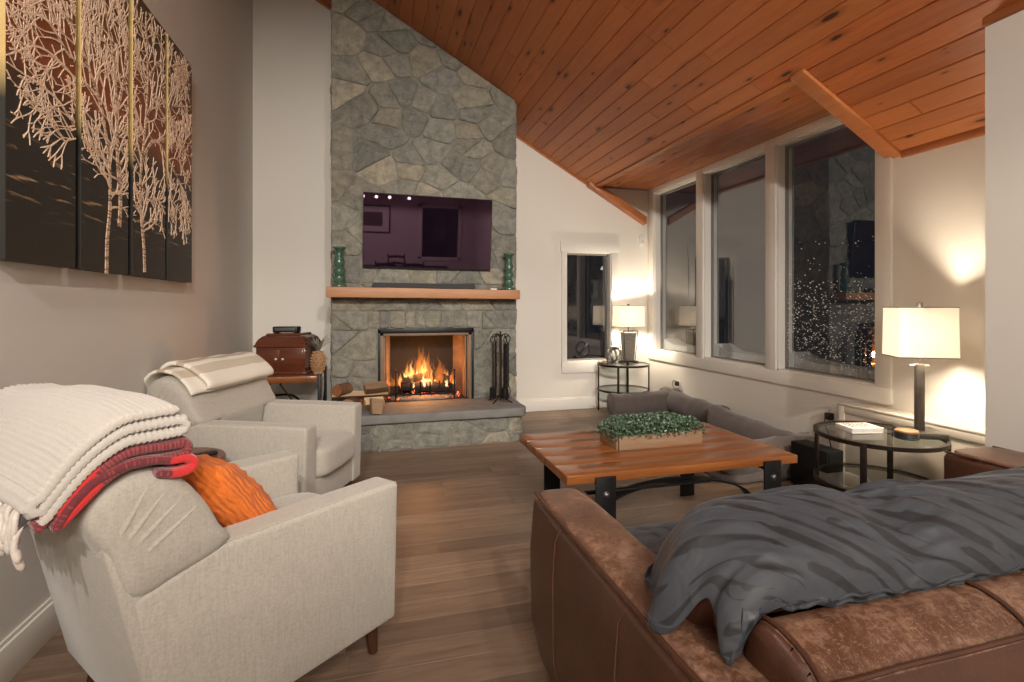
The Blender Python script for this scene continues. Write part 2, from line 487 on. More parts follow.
box(bm, -.086, -.077, .515, .556, 0, .533, .002); box(bm, -.086, -.077, -.55, .515, .488, .533, .002); box(bm, -.086, -.077, -.55, .515, 0, .09, .002)
obj('face_frame', bm, RCM, rc)

def base_board(name, x0, x1, y0, y1):
    bm = NB(); box(bm, x0, x1, y0, y1, 0, .125, .002); 
    lo = .25 if (x1-x0) < .1 else 0
    if x1-x0 < .1: box(bm, x0, (x0+x1)/2, y0, y1, .12, .14, .003)
    else: box(bm, x0, x1, (y0+y1)/2, y1, .12, .14, .003)
    struct(name, bm, TRIM)
base_board('baseboard_left', XL, XL+.018, YF, YB)
base_board('baseboard_back', 1.40, XR, YB-.018, YB)
base_board('baseboard_right', XR-.018, XR, 1.7, YB)

# windows: casing, jambs, sash, pane
def winthing(n):
    o = bpy.data.objects.new('window_%d' % n, None); C.objects.link(o); o['kind'] = 'structure'; return o
SASH = plain('grey_sash', (.20, .19, .175), .5)
XG = XR+.095
for i, (y0, y1) in enumerate(WIN):
    w = winthing(i+1); w.location = (XR, (y0+y1)/2, WZ0)
    yc = (y0+y1)/2; hw = (y1-y0)/2
    bm = NB()
    T = .012
    for s in (-1, 1):
        lo, hi = (-hw-.001, -hw+T) if s < 0 else (hw-T, hw+.001)
        box(bm, .0, .14, lo, hi, 0, WZ1-WZ0)
    box(bm, 0, .14, -hw, hw, -.001, .016); box(bm, 0, .14, -hw, hw, WZ1-WZ0-.012, WZ1-WZ0+.001)
    obj('jamb', bm, TRIM, w, smooth=False)
    bm = NB()
    for a, b, c, d in ((-hw+T, -hw+T+.018, .016, WZ1-WZ0-.012), (hw-T-.018, hw-T, .016, WZ1-WZ0-.012)): box(bm, .068, .092, a, b, c, d, .002)
    for c, d in ((.016, .03), (WZ1-WZ0-.03, WZ1-WZ0-.012)): box(bm, .068, .092, -hw+T, hw-T, c, d, .002)
    obj('sash', bm, SASH, w)
    bm = NB(); box(bm, .076, .081, -hw+T+.01, hw-T-.01, .02, WZ1-WZ0-.02)
    obj('pane', bm, PANES if i == 2 else PANE, w, smooth=False)
    # snow lying on the sill outside the glass
    bm = NB(); pr = []
    K = 14
    for k in range(K+1):
        t = k/K; yy = -hw+.02+t*(2*hw-.04)
        hh = .085+.045*(abs(2*t-1)**3)*(1.5 if t > .5 else .4) + .01*nz((i*3, t*6, 0))
        pr.append((yy, hh))
    prism(bm, [(-hw+.02, .0)]+[(hw-.02, .0)]+pr[::-1], .108, .30, 'yz', 0)
    sn = obj('sill_snow', bm, SNOW, None, loc=(XR, yc, WZ0)); sn['kind'] = 'stuff'
    tag(sn, ['white snow lying on the sill outside the narrow far window', 'white snow lying on the sill outside the middle window', 'white snow lying on the sill outside the window with flecked glass'][i], 'snow')
# casing boards around the bank of three
bm = NB()
for a, b in ((2.574, 2.683), (3.564, 3.676), (4.538, 4.65), (5.49, 5.61)): box(bm, XR-.02, XR+.001, a, b, WZ0-.0, ZD-.001 if a > 2.6 else ZD-.001, .002)
box(bm, XR-.0195, XR+.001, 2.574, 5.61, WZ0-.105, WZ0+.002, .002); box(bm, XR-.0195, XR+.001, 2.60, 5.61, WZ1-.002, ZD-.001, .002)
struct('trim_7', bm, TRIM)
# back window
w = winthing(4); w.location = (0, YB, 0)
bm = NB()
box(bm, BWX0-.06, BWX0, -.02, .001, BWZ0-.06, BWZ1+.06, .002); box(bm, BWX1, BWX1+.085, -.02, .001, BWZ0-.06, BWZ1+.06, .002)
box(bm, BWX0-.075, BWX1+.10, -.024, .001, BWZ1, BWZ1+.12, .002); box(bm, BWX0-.06, BWX1+.085, -.024, .001, BWZ0-.125, BWZ0, .002)
obj('casing', bm, TRIM, w)
bm = NB()
for a, b, c, d in ((BWX0, BWX0+.012, BWZ0, BWZ1), (BWX1-.012, BWX1, BWZ0, BWZ1), (BWX0, BWX1, BWZ0, BWZ0+.012), (BWX0, BWX1, BWZ1-.012, BWZ1)): box(bm, a, b, 0, .15, c, d)
obj('jamb', bm, TRIM, w, smooth=False)
bm = NB()
for a, b, c, d in ((BWX0+.012, BWX0+.032, BWZ0+.012, BWZ1-.012), (BWX1-.032, BWX1-.012, BWZ0+.012, BWZ1-.012), (BWX0+.012, BWX1-.012, BWZ0+.012, BWZ0+.032), (BWX0+.012, BWX1-.012, BWZ1-.032, BWZ1-.012)): box(bm, a, b, .05, .09, c, d, .002)
obj('sash', bm, SASH, w)
bm = NB(); box(bm, BWX0+.02, BWX1-.02, .066, .072, BWZ0+.02, BWZ1-.02); obj('pane', bm, PANE, w, smooth=False)

# ------------------------------------------------------------------ fireplace
YC = 4.95; CX0, CX1 = -.36, 1.395
FX0, FX1, FZ0, FZ1 = .06, .95, .31, .985
STONES = [(.205, .20, .172), (.225, .218, .185), (.175, .175, .155), (.245, .232, .19), (.21, .21, .185), (.255, .235, .188), (.19, .19, .17), (.23, .225, .195), (.275, .25, .20)]

def stone_cells(rect, cell, clips=(), seed=1, aspect=1.35, jitter=.46):
    rng = random.Random(seed); x0, x1, z0, z1 = rect
    cw, ch = cell*aspect, cell
    nx, nzc = max(1, round((x1-x0)/cw)), max(1, round((z1-z0)/ch)); seeds = []
    for j in range(nzc):
        for i in range(nx):
            if rng.random() < .14 and nx*nzc > 8: continue
            ox = .5*(j % 2)
            seeds.append((x0+(i+.35+ox*.6+rng.uniform(-jitter, jitter))*(x1-x0)/nx, z0+(j+.5+rng.uniform(-jitter, jitter))*(z1-z0)/nzc))
    seeds = [(min(max(a, x0+.02), x1-.02), min(max(b, z0+.02), z1-.02)) for a, b in seeds]
    out = []
    k = 1/aspect
    for i, (sx, sz) in enumerate(seeds):
        poly = [(x0, z0), (x1, z0), (x1, z1), (x0, z1)]
        for j, (tx, tz) in enumerate(seeds):
            if i == j or abs(tx-sx) > 4*cw or abs(tz-sz) > 4*ch: continue
            dx, dz = (tx-sx)*k, tz-sz
            # |p-s|<=|p-t| in stretched metric
            mx, mz = (sx+tx)/2*k, (sz+tz)/2
            poly = polyclip(poly, dx*k, dz, dx*mx+dz*mz)
            if len(poly) < 3: break
        for c in clips:
            if len(poly) >= 3: poly = polyclip(poly, *c)
        if len(poly) >= 3: out.append(poly)
    return out

def add_stones(bm, cells, to3, seed=1, gap=.006, depth=.022):
    """to3(u, v, h) -> 3-D point; each cell becomes a rough rounded stone"""
    rng = random.Random(seed)
    cl = bm.loops.layers.float_color.get('rnd') or bm.loops.layers.float_color.new('rnd')
    for poly in cells:
        # split edges and roughen
        pts = []
        n = len(poly)
        cx = sum(p[0] for p in poly)/n; cy = sum(p[1] for p in poly)/n
        for i in range(n):
            p, q = poly[i], poly[(i+1) % n]
            L = math.hypot(q[0]-p[0], q[1]-p[1]); m = max(1, int(L/.035))
            for t in range(m):
                a = t/m
                x, y = p[0]+(q[0]-p[0])*a, p[1]+(q[1]-p[1])*a
                if t == 0:   # knock the corner back
                    x += (cx-x)*.045; y += (cy-y)*.045
                pts.append((x+rng.uniform(-.003, .003), y+rng.uniform(-.003, .003)))
        if len(pts) < 4: continue
        size = max(.02, min(max(abs(p[0]-cx) for p in pts), max(abs(p[1]-cy) for p in pts)))
        def ins(d):
            out = []
            for x, y in pts:
                l = math.hypot(x-cx, y-cy) or 1
                k = max(.15, 1-d/l*1.15)
                out.append((cx+(x-cx)*k, cy+(y-cy)*k))
            return out
        col = rng.choice(STONES); v = rng.uniform(.85, 1.15); col = tuple(c*v for c in col)+(1,)
        dep = depth*rng.uniform(.6, 1.25); tx, ty = rng.uniform(-.05, .05), rng.uniform(-.06, .06)
        seedv = rng.random()*50
        def hh(x, y, f):
            return f*dep + f*((x-cx)*tx+(y-cy)*ty) + f*.011*nz((x*14+seedv, y*14, seedv))+f*.005*nz((x*40, y*40+seedv, 0))
        rings = []
        for d, f in ((gap, -.15), (gap+.0015, .7), (gap+.006, .95), (gap+.03, 1.02), (min(size*.55, gap+.07), 1.05)):
            rings.append([bm.verts.new(to3(x, y, hh(x, y, f))) for x, y in ins(d)])
        c = bm.verts.new(to3(cx, cy, hh(cx, cy, 1.08)))
        fs = []
        for A, B in zip(rings, rings[1:]):
            for i in range(len(A)):
                j = (i+1) % len(A); fs.append(bm.faces.new((A[i], A[j], B[j], B[i])))
        A = rings[-1]
        for i in range(len(A)): fs.append(bm.faces.new((A[i], A[(i+1) % len(A)], c)))
        for f in fs:
            for lp in f.loops: lp[cl] = col

fp = thing('fireplace', 'fieldstone fireplace with raised hearth, wooden mantel and open firebox', 'fireplace', (.5, YC, 0))
def F(name, bm, m, par=None, **k): return obj(name, bm, m, par or fp, loc=(-.5, -YC, 0) if par is None else None, **k)
bm = NB(); YM = YC+.012
topc = lambda a, b, z0: prism(bm, [(a, z0), (b, z0), (b, zc(b)+.02), (a, zc(a)+.02)], YM, YB-.002, 'xz')
topc(CX0+.012, CX1-.012, FZ1); box(bm, CX0+.012, FX0, YM, YB-.002, 0, FZ1); box(bm, FX1, CX1-.012, YM, YB-.002, 0, FZ1)
box(bm, FX0, FX1, YM, YB-.002, 0, FZ0-.005)
F('mortar_core', bm, MORTAR, smooth=False)
bm = NB()
face = lambda x, z, h: Vector((x, YM-.002-h, z))
roof = (SL, 1, 2.19+SL*XR-.004)
ZA = 1.165
cells = stone_cells((CX0, FX0-.012, FZ0, ZA-.18), .20, seed=21, aspect=1.2)
cells += stone_cells((FX1+.012, CX1, FZ0, ZA-.18), .20, seed=5, aspect=1.25)
cells += stone_cells((CX0, -.03, ZA-.18, ZA), .16, seed=8) + stone_cells((1.04, CX1, ZA-.18, ZA), .16, seed=9)
# soldier course over the firebox
rng = random.Random(4); x = -.03
while x < 1.03:
    w = rng.uniform(.08, .15); x2 = min(1.04, x+w)
    if 1.04-x2 < .06: x2 = 1.04
    cells.append([(x, FZ1+.012+rng.uniform(0, .008)), (x2, FZ1+.012), (x2+rng.uniform(-.012, .012), ZA), (x, ZA)]); x = x2
cells += stone_cells((CX0, CX1, ZA, 1.42), .14, seed=17, aspect=1.7)
cells += stone_cells((CX0, CX1, 1.42, 4.3), .195, [roof], seed=33, aspect=1.28, jitter=.5)
add_stones(bm, cells, face, 2, .0028, .013)
# the two flanks
for xs, sg, sd in ((CX0+.012, -1, 41), (CX1-.012, 1, 42)):
    cl_ = stone_cells((YC+.01, YB-.01, 0, zc(xs)-.02), .22, seed=sd, aspect=1.2)
    add_stones(bm, cl_, lambda u, v, h, xs=xs, sg=sg: Vector((xs+sg*h, u, v)), sd, .006, .012)
F('stone_facing', bm, STONE, angle=70)
# hearth
HY0, HX1 = 4.415, 1.335
def hround(x1, y0, r, y1):
    pts = [(CX0-.02, y1), (CX0-.02, y0)]
    for k in range(7):
        a = -pi/2 + k/6*pi/2; pts.append((x1-r+r*cos(a), y0+r+r*sin(a)))
    return pts+[(x1, y1)]
bm = NB(); prism(bm, hround(HX1-.02, HY0+.012, .09, YC+.005), 0, .24, 'xy'); F('hearth_core', bm, MORTAR, smooth=False)
path = hround(HX1-.02, HY0+.012, .09, YC)[1:]
acc = [0]
for p, q in zip(path, path[1:]): acc.append(acc[-1]+math.hypot(q[0]-p[0], q[1]-p[1]))
def along(u, v, h):
    u = min(max(u, 0), acc[-1]-1e-4)
    for i in range(len(acc)-1):
        if u <= acc[i+1]:
            t = (u-acc[i])/(acc[i+1]-acc[i]); p, q = path[i], path[i+1]
            d = Vector((q[0]-p[0], q[1]-p[1])).normalized(); nrm_ = Vector((d.y, -d.x))
            return Vector((p[0]+(q[0]-p[0])*t+nrm_.x*h, p[1]+(q[1]-p[1])*t+nrm_.y*h, v))
bm = NB()
def curve_cells(): return stone_cells((0, acc[-1], .004, .235), .15, seed=61, aspect=1.75, jitter=.5)
add_stones(bm, curve_cells(), along, 62, .0045, .010)
F('hearth_stones', bm, STONE, angle=70)
bm = NB()
vs = prism(bm, hround(HX1+.005, HY0-.045, .09, YC+.0), .235, .31, 'xy', .012, 3)
bmesh.ops.subdivide_edges(bm, edges=[e for e in bm.edges if e.calc_length() > .12], cuts=14)
for v in bm.verts:
    v.co += Vector((nz(v.co*9, 1)*.006, nz(v.co*9+Vector((9, 0, 0)), 1)*.010, nz(v.co*11+Vector((0, 9, 0)), 1)*.003))
F('hearth_slab', bm, SLAB, angle=60)
# firebox lining
BRICK = Mat('firebrick')
v = BRICK.coord('Object', (1, 1, 1))
cmb = BRICK.N.new('ShaderNodeCombineXYZ'); sx_ = BRICK.N.new('ShaderNodeSeparateXYZ'); BRICK.l(v, sx_.inputs[0])
BRICK.l(BRICK.math('ADD', sx_.outputs[0], BRICK.math('MULTIPLY', sx_.outputs[1], .8)), cmb.inputs[0]); BRICK.l(sx_.outputs[2], cmb.inputs[1])
bt = BRICK.N.new('ShaderNodeTexBrick'); bt.inputs['Scale'].default_value = 4.4; bt.inputs['Mortar Size'].default_value = .008
bt.inputs['Color1'].default_value = (.33, .22, .14, 1); bt.inputs['Color2'].default_value = (.26, .17, .11, 1); bt.inputs['Mortar'].default_value = (.20, .16, .13, 1)
BRICK.l(cmb.outputs[0], bt.inputs['Vector'])
soot = BRICK.noise(BRICK.coord('Object'), 5, 4)
BRICK.base(BRICK.mix(BRICK.math('MULTIPLY', soot, .5), bt.outputs['Color'], (.05, .035, .028))); BRICK.set(Roughness=.9); BRICK.bump(soot, .2, .01)
SOOTM = plain('sooty_brick', (.018, .014, .012), .95, scale=9, var=.5, bump=.4)
bm = NB(); yb = YC+.50; ins_ = .12
P = lambda x, y, z: bm.verts.new((x, y, z))
q = [(FX0+.005, YM), (FX0+ins_, yb), (FX1-ins_, yb), (FX1-.005, YM)]
lo = [P(x, y, FZ0) for x, y in q]; hi = [P(x, y, FZ1) for x, y in q]
for i in range(3): 
    f = bm.faces.new((lo[i], lo[i+1], hi[i+1], hi[i])); f.material_index = 1 if i == 1 else 0
f = bm.faces.new(hi); f.material_index = 1; f = bm.faces.new(lo); f.material_index = 1
F('firebox', bm, [BRICK.m, SOOTM], smooth=False)
BRASSF = plain('bronze_door_frame', (.20, .135, .09), .6, .15, var=.25, scale=12)
bm = NB()
for a, b in ((FX0-.006, FX0+.014), (FX1-.014, FX1+.006)): box(bm, a, b, YM-.03, YM+.01, FZ0, FZ1+.008, .002)
box(bm, FX0-.006, FX1+.006, YM-.03, YM+.01, FZ1-.03, FZ1+.012, .002)
F('firebox_frame', bm, BLACKM)
bm = NB()
for a, b in ((FX0+.014, FX0+.045), (FX1-.045, FX1-.014)): box(bm, a, b, YM-.02, YM+.02, FZ0, FZ1-.03, .003)
box(bm, FX0+.014, FX1-.014, YM-.02, YM+.02, FZ1-.055, FZ1-.03, .003)
F('door_frame', bm, BRASSF)
# folded-back glass door leaves standing just inside the opening
for sgn, x in ((1, FX0+.05), (-1, FX1-.05)):
    bm = NB()
    for k in range(2):
        xx = x+sgn*.018*k
        box(bm, xx-.005, xx+.005, YM+.01, YM+.16, FZ0+.01, FZ1-.06, .002)
    F('door_leaf', bm, BRASSF)
# mantel: rough beam, a touch out of level as photographed
bm = NB()
box(bm, -.385, 1.372, 4.745, YM+.005, 1.288, 1.374, .006, 2)
bmesh.ops.subdivide_edges(bm, edges=[e for e in bm.edges if abs((e.verts[0].co-e.verts[1].co).x) > .5], cuts=16)
for v in bm.verts:
    t = (v.co.x+.385)/1.785
    v.co.z += -.012*t + (.006*(1-t) if v.co.z > 1.33 else -.0*(1-t)) + nz(v.co*6, 1)*.002
    v.co.y += nz(v.co*5+Vector((4, 0, 0)), 1)*.004
F('mantel', bm, MANTELW)

# grate, burning logs, fire
gx, gy = .50, YC+.21
g = thing('fire_grate', 'black iron grate with upright bars holding the burning logs', 'grate', (gx, gy, FZ0))
for k in range(6):
    x = -.23+k*.092
    bm = NB(); tube(bm, [(x, -.11, .17), (x, -.105, .05), (x, -.08, .045), (x, .1, .05), (x, .13, .13)], .007, 6); obj('bar', bm, IRON, g)
for yy in (-.06, .08):
    bm = NB(); tube(bm, [(-.27, yy, .04), (.27, yy, .04)], .007, 6); obj('rail', bm, IRON, g)
for sx in (-1, 1):
    for yy in (-.06, .08):
        bm = NB(); tube(bm, [(sx*.2, yy, 0), (sx*.2, yy, .042)], .007, 6); obj('leg', bm, IRON, g)
    bm = NB(); tube(bm, [(sx*.28, -.13, 0), (sx*.28, -.13, .26), (sx*.28, -.125, .28)], [.008, .008, .012], 6); tube(bm, [(sx*.28, -.13, .03), (sx*.28, .10, .035)], .007, 6); obj('andiron', bm, IRON, g)
def log_bm(L, r, seed, split=False, seg=14, mat_end=0):
    rng = random.Random(seed); bm = NB(); rings = []
    n = 10
    for i in range(n+1):
        t = i/n; x = (t-.5)*L; ring = []
        for k in range(seg):
            a = 2*pi*k/seg
            rr = r*(1+.18*nz((x*5+seed, cos(a)*1.2, sin(a)*1.2)))
            y, z = rr*cos(a), rr*sin(a)
            if split: z = min(z, -.05*r + .06*r*nz((x*8, y*20, seed)) + y*.25); y = min(y, r*.72+.06*r*nz((x*6, z*20, seed+3)))
            ring.append(bm.verts.new((x+.01*nz((y*30, z*30, seed))*(1 if i in (0, n) else 0), y, z)))
        rings.append(ring)
    for A, B in zip(rings, rings[1:]):
        for k in range(seg):
            f = bm.faces.new((A[k], A[(k+1) % seg], B[(k+1) % seg], B[k]))
            a0 = 2*pi*(k+.5)/seg
            if split and (sin(a0) > .0 or cos(a0) > .75): f.material_index = 1
    e1 = bm.faces.new(rings[0][::-1]); e2 = bm.faces.new(rings[-1]); e1.material_index = e2.material_index = 1 
    return bm
EMB = Mat('glowing_ember'); f = EMB.noise(EMB.coord('Object'), 38, 4, .7)
EMB.base((.02, .012, .01)); EMB.set(Roughness=.95, Emission_Color=EMB.ramp(f, [(.45, (0, 0, 0)), (.56, (.9, .09, .02)), (.72, (1, .5, .16))]), Emission_Strength=3.0)
lg = [((0, -.02, .105), .46, .050, (0, .10, .06)), ((.02, .07, .115), .44, .052, (0, -.08, -.1)), ((-.03, -.005, .20), .40, .040, (0, -.20, .22)), ((.1, .05, .19), .34, .036, (0, .1, -.3)), ((.02, .03, .045+.025), .3, .03, (0, 0, .5))]
lab = ['charred log lying across the front of the burning grate', 'charred log lying at the back of the burning grate', 'thin burning log slanting over the top of the fire', 'short charred log resting on the fire behind the slanting one', 'small charred stick lying low under the fire']
for i, (p, L, r, rot) in enumerate(lg):
    o = obj('burning_log', log_bm(L, r, 70+i), [CHARL, EMB.m], None, loc=(gx+p[0], gy+p[1], FZ0+p[2]), rot=rot, angle=60)
    tag(o, lab[i], 'log', 'burning logs in the grate')
rng = random.Random(9); bm = NB()
for k in range(200):
    x, y = rng.gauss(0, .17), rng.uniform(-.14, .13)
    r = rng.uniform(.007, .018)
    rr = bmesh.ops.create_icosphere(bm, subdivisions=1, radius=r)
    for v in rr['verts']: v.co = Vector((v.co.x*rng.uniform(.8, 1.3), v.co.y, v.co.z*.7))+Vector((x, y, r*.6+.018*max(0, 1-abs(x)/.25)*rng.random()))
emb = obj('ember_bed', bm, EMB.m, None, loc=(gx, gy, FZ0)); tag(emb, 'bed of red glowing embers and ash under the grate', 'embers', kind='stuff')
bm = NB(); lathe(bm, [(.0, .002), (.36, .002), (.34, .012), (.2, .024), (0, .028)], 30, (0, 0, 0), sx=.95, sy=.48)
for v in bm.verts: v.co.z += abs(nz(v.co*30, 1))*.012 if v.co.z > .004 else 0
ash = obj('ash', bm, plain('ash', (.20, .17, .15), 1, scale=60, var=.5, bump=.6), None, loc=(gx, gy-.02, FZ0)); tag(ash, 'grey ash spread over the firebox floor', 'ash', kind='stuff')
def flame_mat(name, c, dens):
    m = bpy.data.materials.new(name); m.use_nodes = True; nt = m.node_tree
    nt.nodes.remove(nt.nodes['Principled BSDF'])
    e = nt.nodes.new('ShaderNodeEmission'); e.inputs[0].default_value = (*c, 1); e.inputs[1].default_value = dens
    nt.links.new(e.outputs[0], nt.nodes['Material Output'].inputs['Volume']); return m
FL1 = flame_mat('flame_outer', (1, .25, .035), 9); FL2 = flame_mat('flame_mid', (1, .45, .11), 36); FL3 = flame_mat('flame_core', (1, .68, .30), 90)
fire = thing('fire', 'orange log fire blazing in the firebox', 'fire', (gx, gy, FZ0+.06))
def flame(x, y, z, h, r, seed, m, name):
    bm = NB(); rings = []; n = 14; seg = 10
    for i in range(n+1):
        t = i/n
        rr = r*(math.sin(pi*min(1, t*1.0)**.55))*(1-t)**.35 + .0008
        cx = x+.5*r*nz((t*2.2, seed, 0))*2*t + .03*nz((t*5, seed+7, 1))*t; cy = y+.4*r*nz((t*2.2, seed, 5))*2*t
        rings.append([bm.verts.new((cx+rr*cos(2*pi*k/seg)*(1+.35*nz((t*5, k*1.7, seed))), cy+.7*rr*sin(2*pi*k/seg), z+t*h)) for k in range(seg)])
    for A, B in zip(rings, rings[1:]):
        for k in range(seg): bm.faces.new((A[k], A[(k+1) % seg], B[(k+1) % seg], B[k]))
    bm.faces.new(rings[0][::-1]); bm.faces.new(rings[-1])
    obj(name, bm, m, fire)
rng = random.Random(77)
for k in range(22):
    x = rng.gauss(-.02, .15); hgt = (.37*(1-abs(x+.02)/.44)+.06)*rng.uniform(.65, 1.1)
    flame(x, rng.uniform(-.05, .09), .05, max(.1, hgt), rng.uniform(.025, .055), k*3.1, FL1, 'flame')
for k in range(20):
    x = rng.gauss(-.03, .13); hgt = (.29*(1-abs(x+.03)/.40)+.05)*rng.uniform(.5, 1.1)
    flame(x, rng.uniform(-.07, .07), .05, max(.07, hgt), rng.uniform(.013, .032), 100+k*3.1, FL2, 'flame')
for k in range(20):
    x = rng.gauss(-.05, .11); hgt = rng.uniform(.07, .22)
    flame(x, rng.uniform(-.08, .05), .04, hgt, rng.uniform(.010, .022), 200+k*2.3, FL3, 'flame')

# fire tools
ft = thing('fire_tool_stand', 'black wrought iron fire tool stand on the stone hearth end', 'fire tools', (1.165, 4.70, .31))
bm = NB(); tube(bm, [(0, 0, .03), (0, 0, .63)], .014, 8); tube(bm, [(0, 0, .62), (0, 0, .665)], [.012, .006], 8); obj('post', bm, IRON, ft)
for k in range(4):
    a = pi/4+k*pi/2
    bm = NB(); tube(bm, spline([(0, 0, .06), (.03*cos(a), .03*sin(a), .055), (.07*cos(a), .07*sin(a), .03), (.13*cos(a), .13*sin(a), .006)], 5), .006, 6); obj('foot', bm, IRON, ft)
bm = NB()
for k in range(4):
    a = k*pi/2+.3; tube(bm, spline([(0, 0, .60), (.04*cos(a), .04*sin(a), .635), (.08*cos(a), .08*sin(a), .63), (.085*cos(a), .085*sin(a), .60)], 5), .005, 6)
obj('hook_ring', bm, IRON, ft)
def tool(kind, a, lab):
    x, y = .085*cos(a), .085*sin(a)
    t = thing(kind, lab, kind.replace('_', ' '), (1.165+x, 4.70+y, .31), a, 'fireplace tools')
    bm = NB()
    pts = [Vector((0.0, 0, z)) for z in [.13+.02*i for i in range(22)]]
    tube(bm, [p+Vector((.0015*sin(i*2.2), .0015*cos(i*2.2), 0)) for i, p in enumerate(pts)], .0105 if kind != 'fireplace_brush' else .020, 6)
    tube(bm, spline([(0, 0, .55), (.018, 0, .57), (.022, 0, .60), (0, 0, .625), (-.022, 0, .60), (-.018, 0, .57), (0, 0, .55)], 4), .0045, 6)
    obj('shaft', bm, IRON, t)
    bm = NB()
    if kind == 'fireplace_shovel':
        vs = box(bm, -.035, .035, -.006, .006, .045, .15, .004)
        for v in vs: v.co.y += .9*(v.co.x**2)*8
    elif kind == 'fireplace_brush': lathe(bm, [(.012, .15), (.03, .14), (.036, .06), (.03, .045), (0, .045)], 14)
    elif kind == 'fireplace_poker': tube(bm, [(0, 0, .14), (0, 0, .07), (0, 0, .045)], [.006, .006, .001], 6); tube(bm, spline([(0, 0, .10), (.02, 0, .09), (.028, 0, .11)], 4), .004, 6)
    else:
        for s in (-1, 1): tube(bm, spline([(0, 0, .15), (s*.022, 0, .11), (s*.018, 0, .06), (s*.003, 0, .045)], 5), .005, 6)
    obj({'fireplace_shovel': 'blade', 'fireplace_brush': 'bristle_head', 'fireplace_poker': 'tip', 'fireplace_tongs': 'jaw'}[kind], bm, IRON, t)
tool('fireplace_shovel', pi+.3, 'iron shovel hanging on the fire tool stand'); tool('fireplace_brush', -pi/2+.3, 'dark bristle brush hanging on the fire tool stand')
tool('fireplace_tongs', .3, 'iron tongs hanging on the fire tool stand'); tool('fireplace_poker', pi/2+.3, 'thin iron poker hanging on the fire tool stand')

# firewood on the hearth
def stack_log(p, L, r, rot, seed, split, mats, lab):
    o = obj('firewood_log', log_bm(L, r, seed, split), mats, None, loc=p, rot=rot, angle=50); tag(o, lab, 'log', 'firewood stacked on the hearth')
stack_log((-.16, 4.60, .378), .30, .062, (0, 0, 1.35), 301, False, [BARK, SPLITD], 'bark covered log end-on at the bottom of the firewood pile')
stack_log((.045, 4.60, .368), .26, .054, (0, 0, 1.5), 302, True, [BARK, SPLITD], 'dark split log low in the firewood pile by the firebox')
stack_log((-.10, 4.62, .465), .46, .052, (0, 0, .04), 303, True, [BARK, SPLIT], 'long pale split log lying across the firewood pile')
stack_log((.02, 4.53, .415), .16, .045, (.4, 0, .2), 304, True, [SPLIT, SPLIT], 'short yellow split piece wedged under the long pale log')
stack_log((.03, 4.62, .535), .19, .078, (.0, -.05, .22), 305, True, [BARK, SPLITD], 'chunky brown split log on top of the firewood pile')
stack_log((-.24, 4.60, .505), .14, .050, (.5, 0, .9), 306, False, [BARK, wood('red_heartwood', (.22, .07, .03), (.36, .14, .06), 'x', 1.2, .8)], 'small reddish log chunk on top of the pile')
bm = NB(); prism(bm, [(-.045, 0), (.04, -.0), (.055, .12), (-.055, .13)], -.035, .035, 'xz', .006)
for v in bm.verts: v.co += Vector((nz(v.co*30, 1), nz(v.co*30+Vector((5, 5, 5)), 1), 0))*.008
o = obj('firewood_log', bm, SPLITD, None, loc=(.035, 4.435, .312), rot=(-.18, .12, .25)); tag(o, 'squared tan wood chunk propped at the front of the pile', 'log', 'firewood stacked on the hearth')

# ------------------------------------------------------------------ television, sound bar, candlesticks
tv = thing('television', 'large flat television mounted on the stone chimney above the mantel', 'television', (.519, 4.885, 1.90), 0)
SCR = Mat('screen_glass'); SCR.base((.008, .004, .009)); SCR.set(Roughness=.02, IOR=1.75, Specular_Tint=(1.0, .62, .95, 1))
bm = NB(); box(bm, -.6, .6, -.010, .016, -.342, .342, .003); obj('housing', bm, BLACKP, tv)
bm = NB(); box(bm, -.594, .594, -.0125, -.0098, -.332, .336); obj('screen', bm, SCR.m, tv, smooth=False)
bm = NB(); box(bm, -.2, .2, .015, .06, -.2, .15, .004); obj('wall_mount', bm, BLACKP, tv)
tv.rotation_euler = (R(5.4), R(.55), R(0.0))
sb = thing('sound_bar', 'slim charcoal sound bar lying on the mantel under the television', 'speaker', (.47, 4.84, 1.372), 0)
CLOTHG = fabric('speaker_cloth', (.03, .03, .032), (.07, .07, .072), 500)
bm = NB(); box(bm, -.46, .46, -.05, .05, 0, .048, .006); obj('body', bm, CLOTHG, sb)
for s in (-1, 1):
    bm = NB(); box(bm, s*.462-.004, s*.462+.004, -.052, .052, -.001, .049, .003); obj('end_cap', bm, BLACKP, sb)
sb.rotation_euler = (0, R(.5), 0)
cprof = [(.0, 0), (.062, 0), (.066, .012), (.060, .026), (.046, .034), (.050, .05), (.058, .07), (.056, .088), (.040, .10), (.046, .112), (.056, .13), (.054, .15), (.040, .163), (.036, .172), (.044, .185), (.050, .205), (.044, .235), (.034, .26), (.030, .29), (.040, .31), (.056, .32), (.058, .334), (.050, .338), (.046, .336), (.0, .334)]
for i, (x, k, lb) in enumerate(((-.283, 1.07, 'green glazed turned candlestick on the mantel end nearest the phonograph'), (1.283, 1.06, 'green glazed turned candlestick on the mantel above the fire tools'))):
    bm = NB(); lathe(bm, [(r*(.92 if i else 1), z*k) for r, z in cprof], 28)
    o = obj('candlestick', bm, GREENG, None, loc=(x, 4.835, 1.377 if i == 0 else 1.362)); tag(o, lb, 'candlestick', 'green candlesticks on the mantel')
bm = NB(); box(bm, -.03, .03, -.02, .02, 0, .014, .003); o = obj('candle_lighter', bm, PAPER, None, loc=(1.12, 4.80, 1.364)); tag(o, 'small white box lying on the mantel beside the candlestick', 'box')
bm = NB(); box(bm, -.018, .018, -.02, .02, 0, .014, .003); o = obj('small_dark_box', bm, BLACKP, None, loc=(1.19, 4.80, 1.364)); tag(o, 'tiny dark box on the mantel next to the white box', 'box')

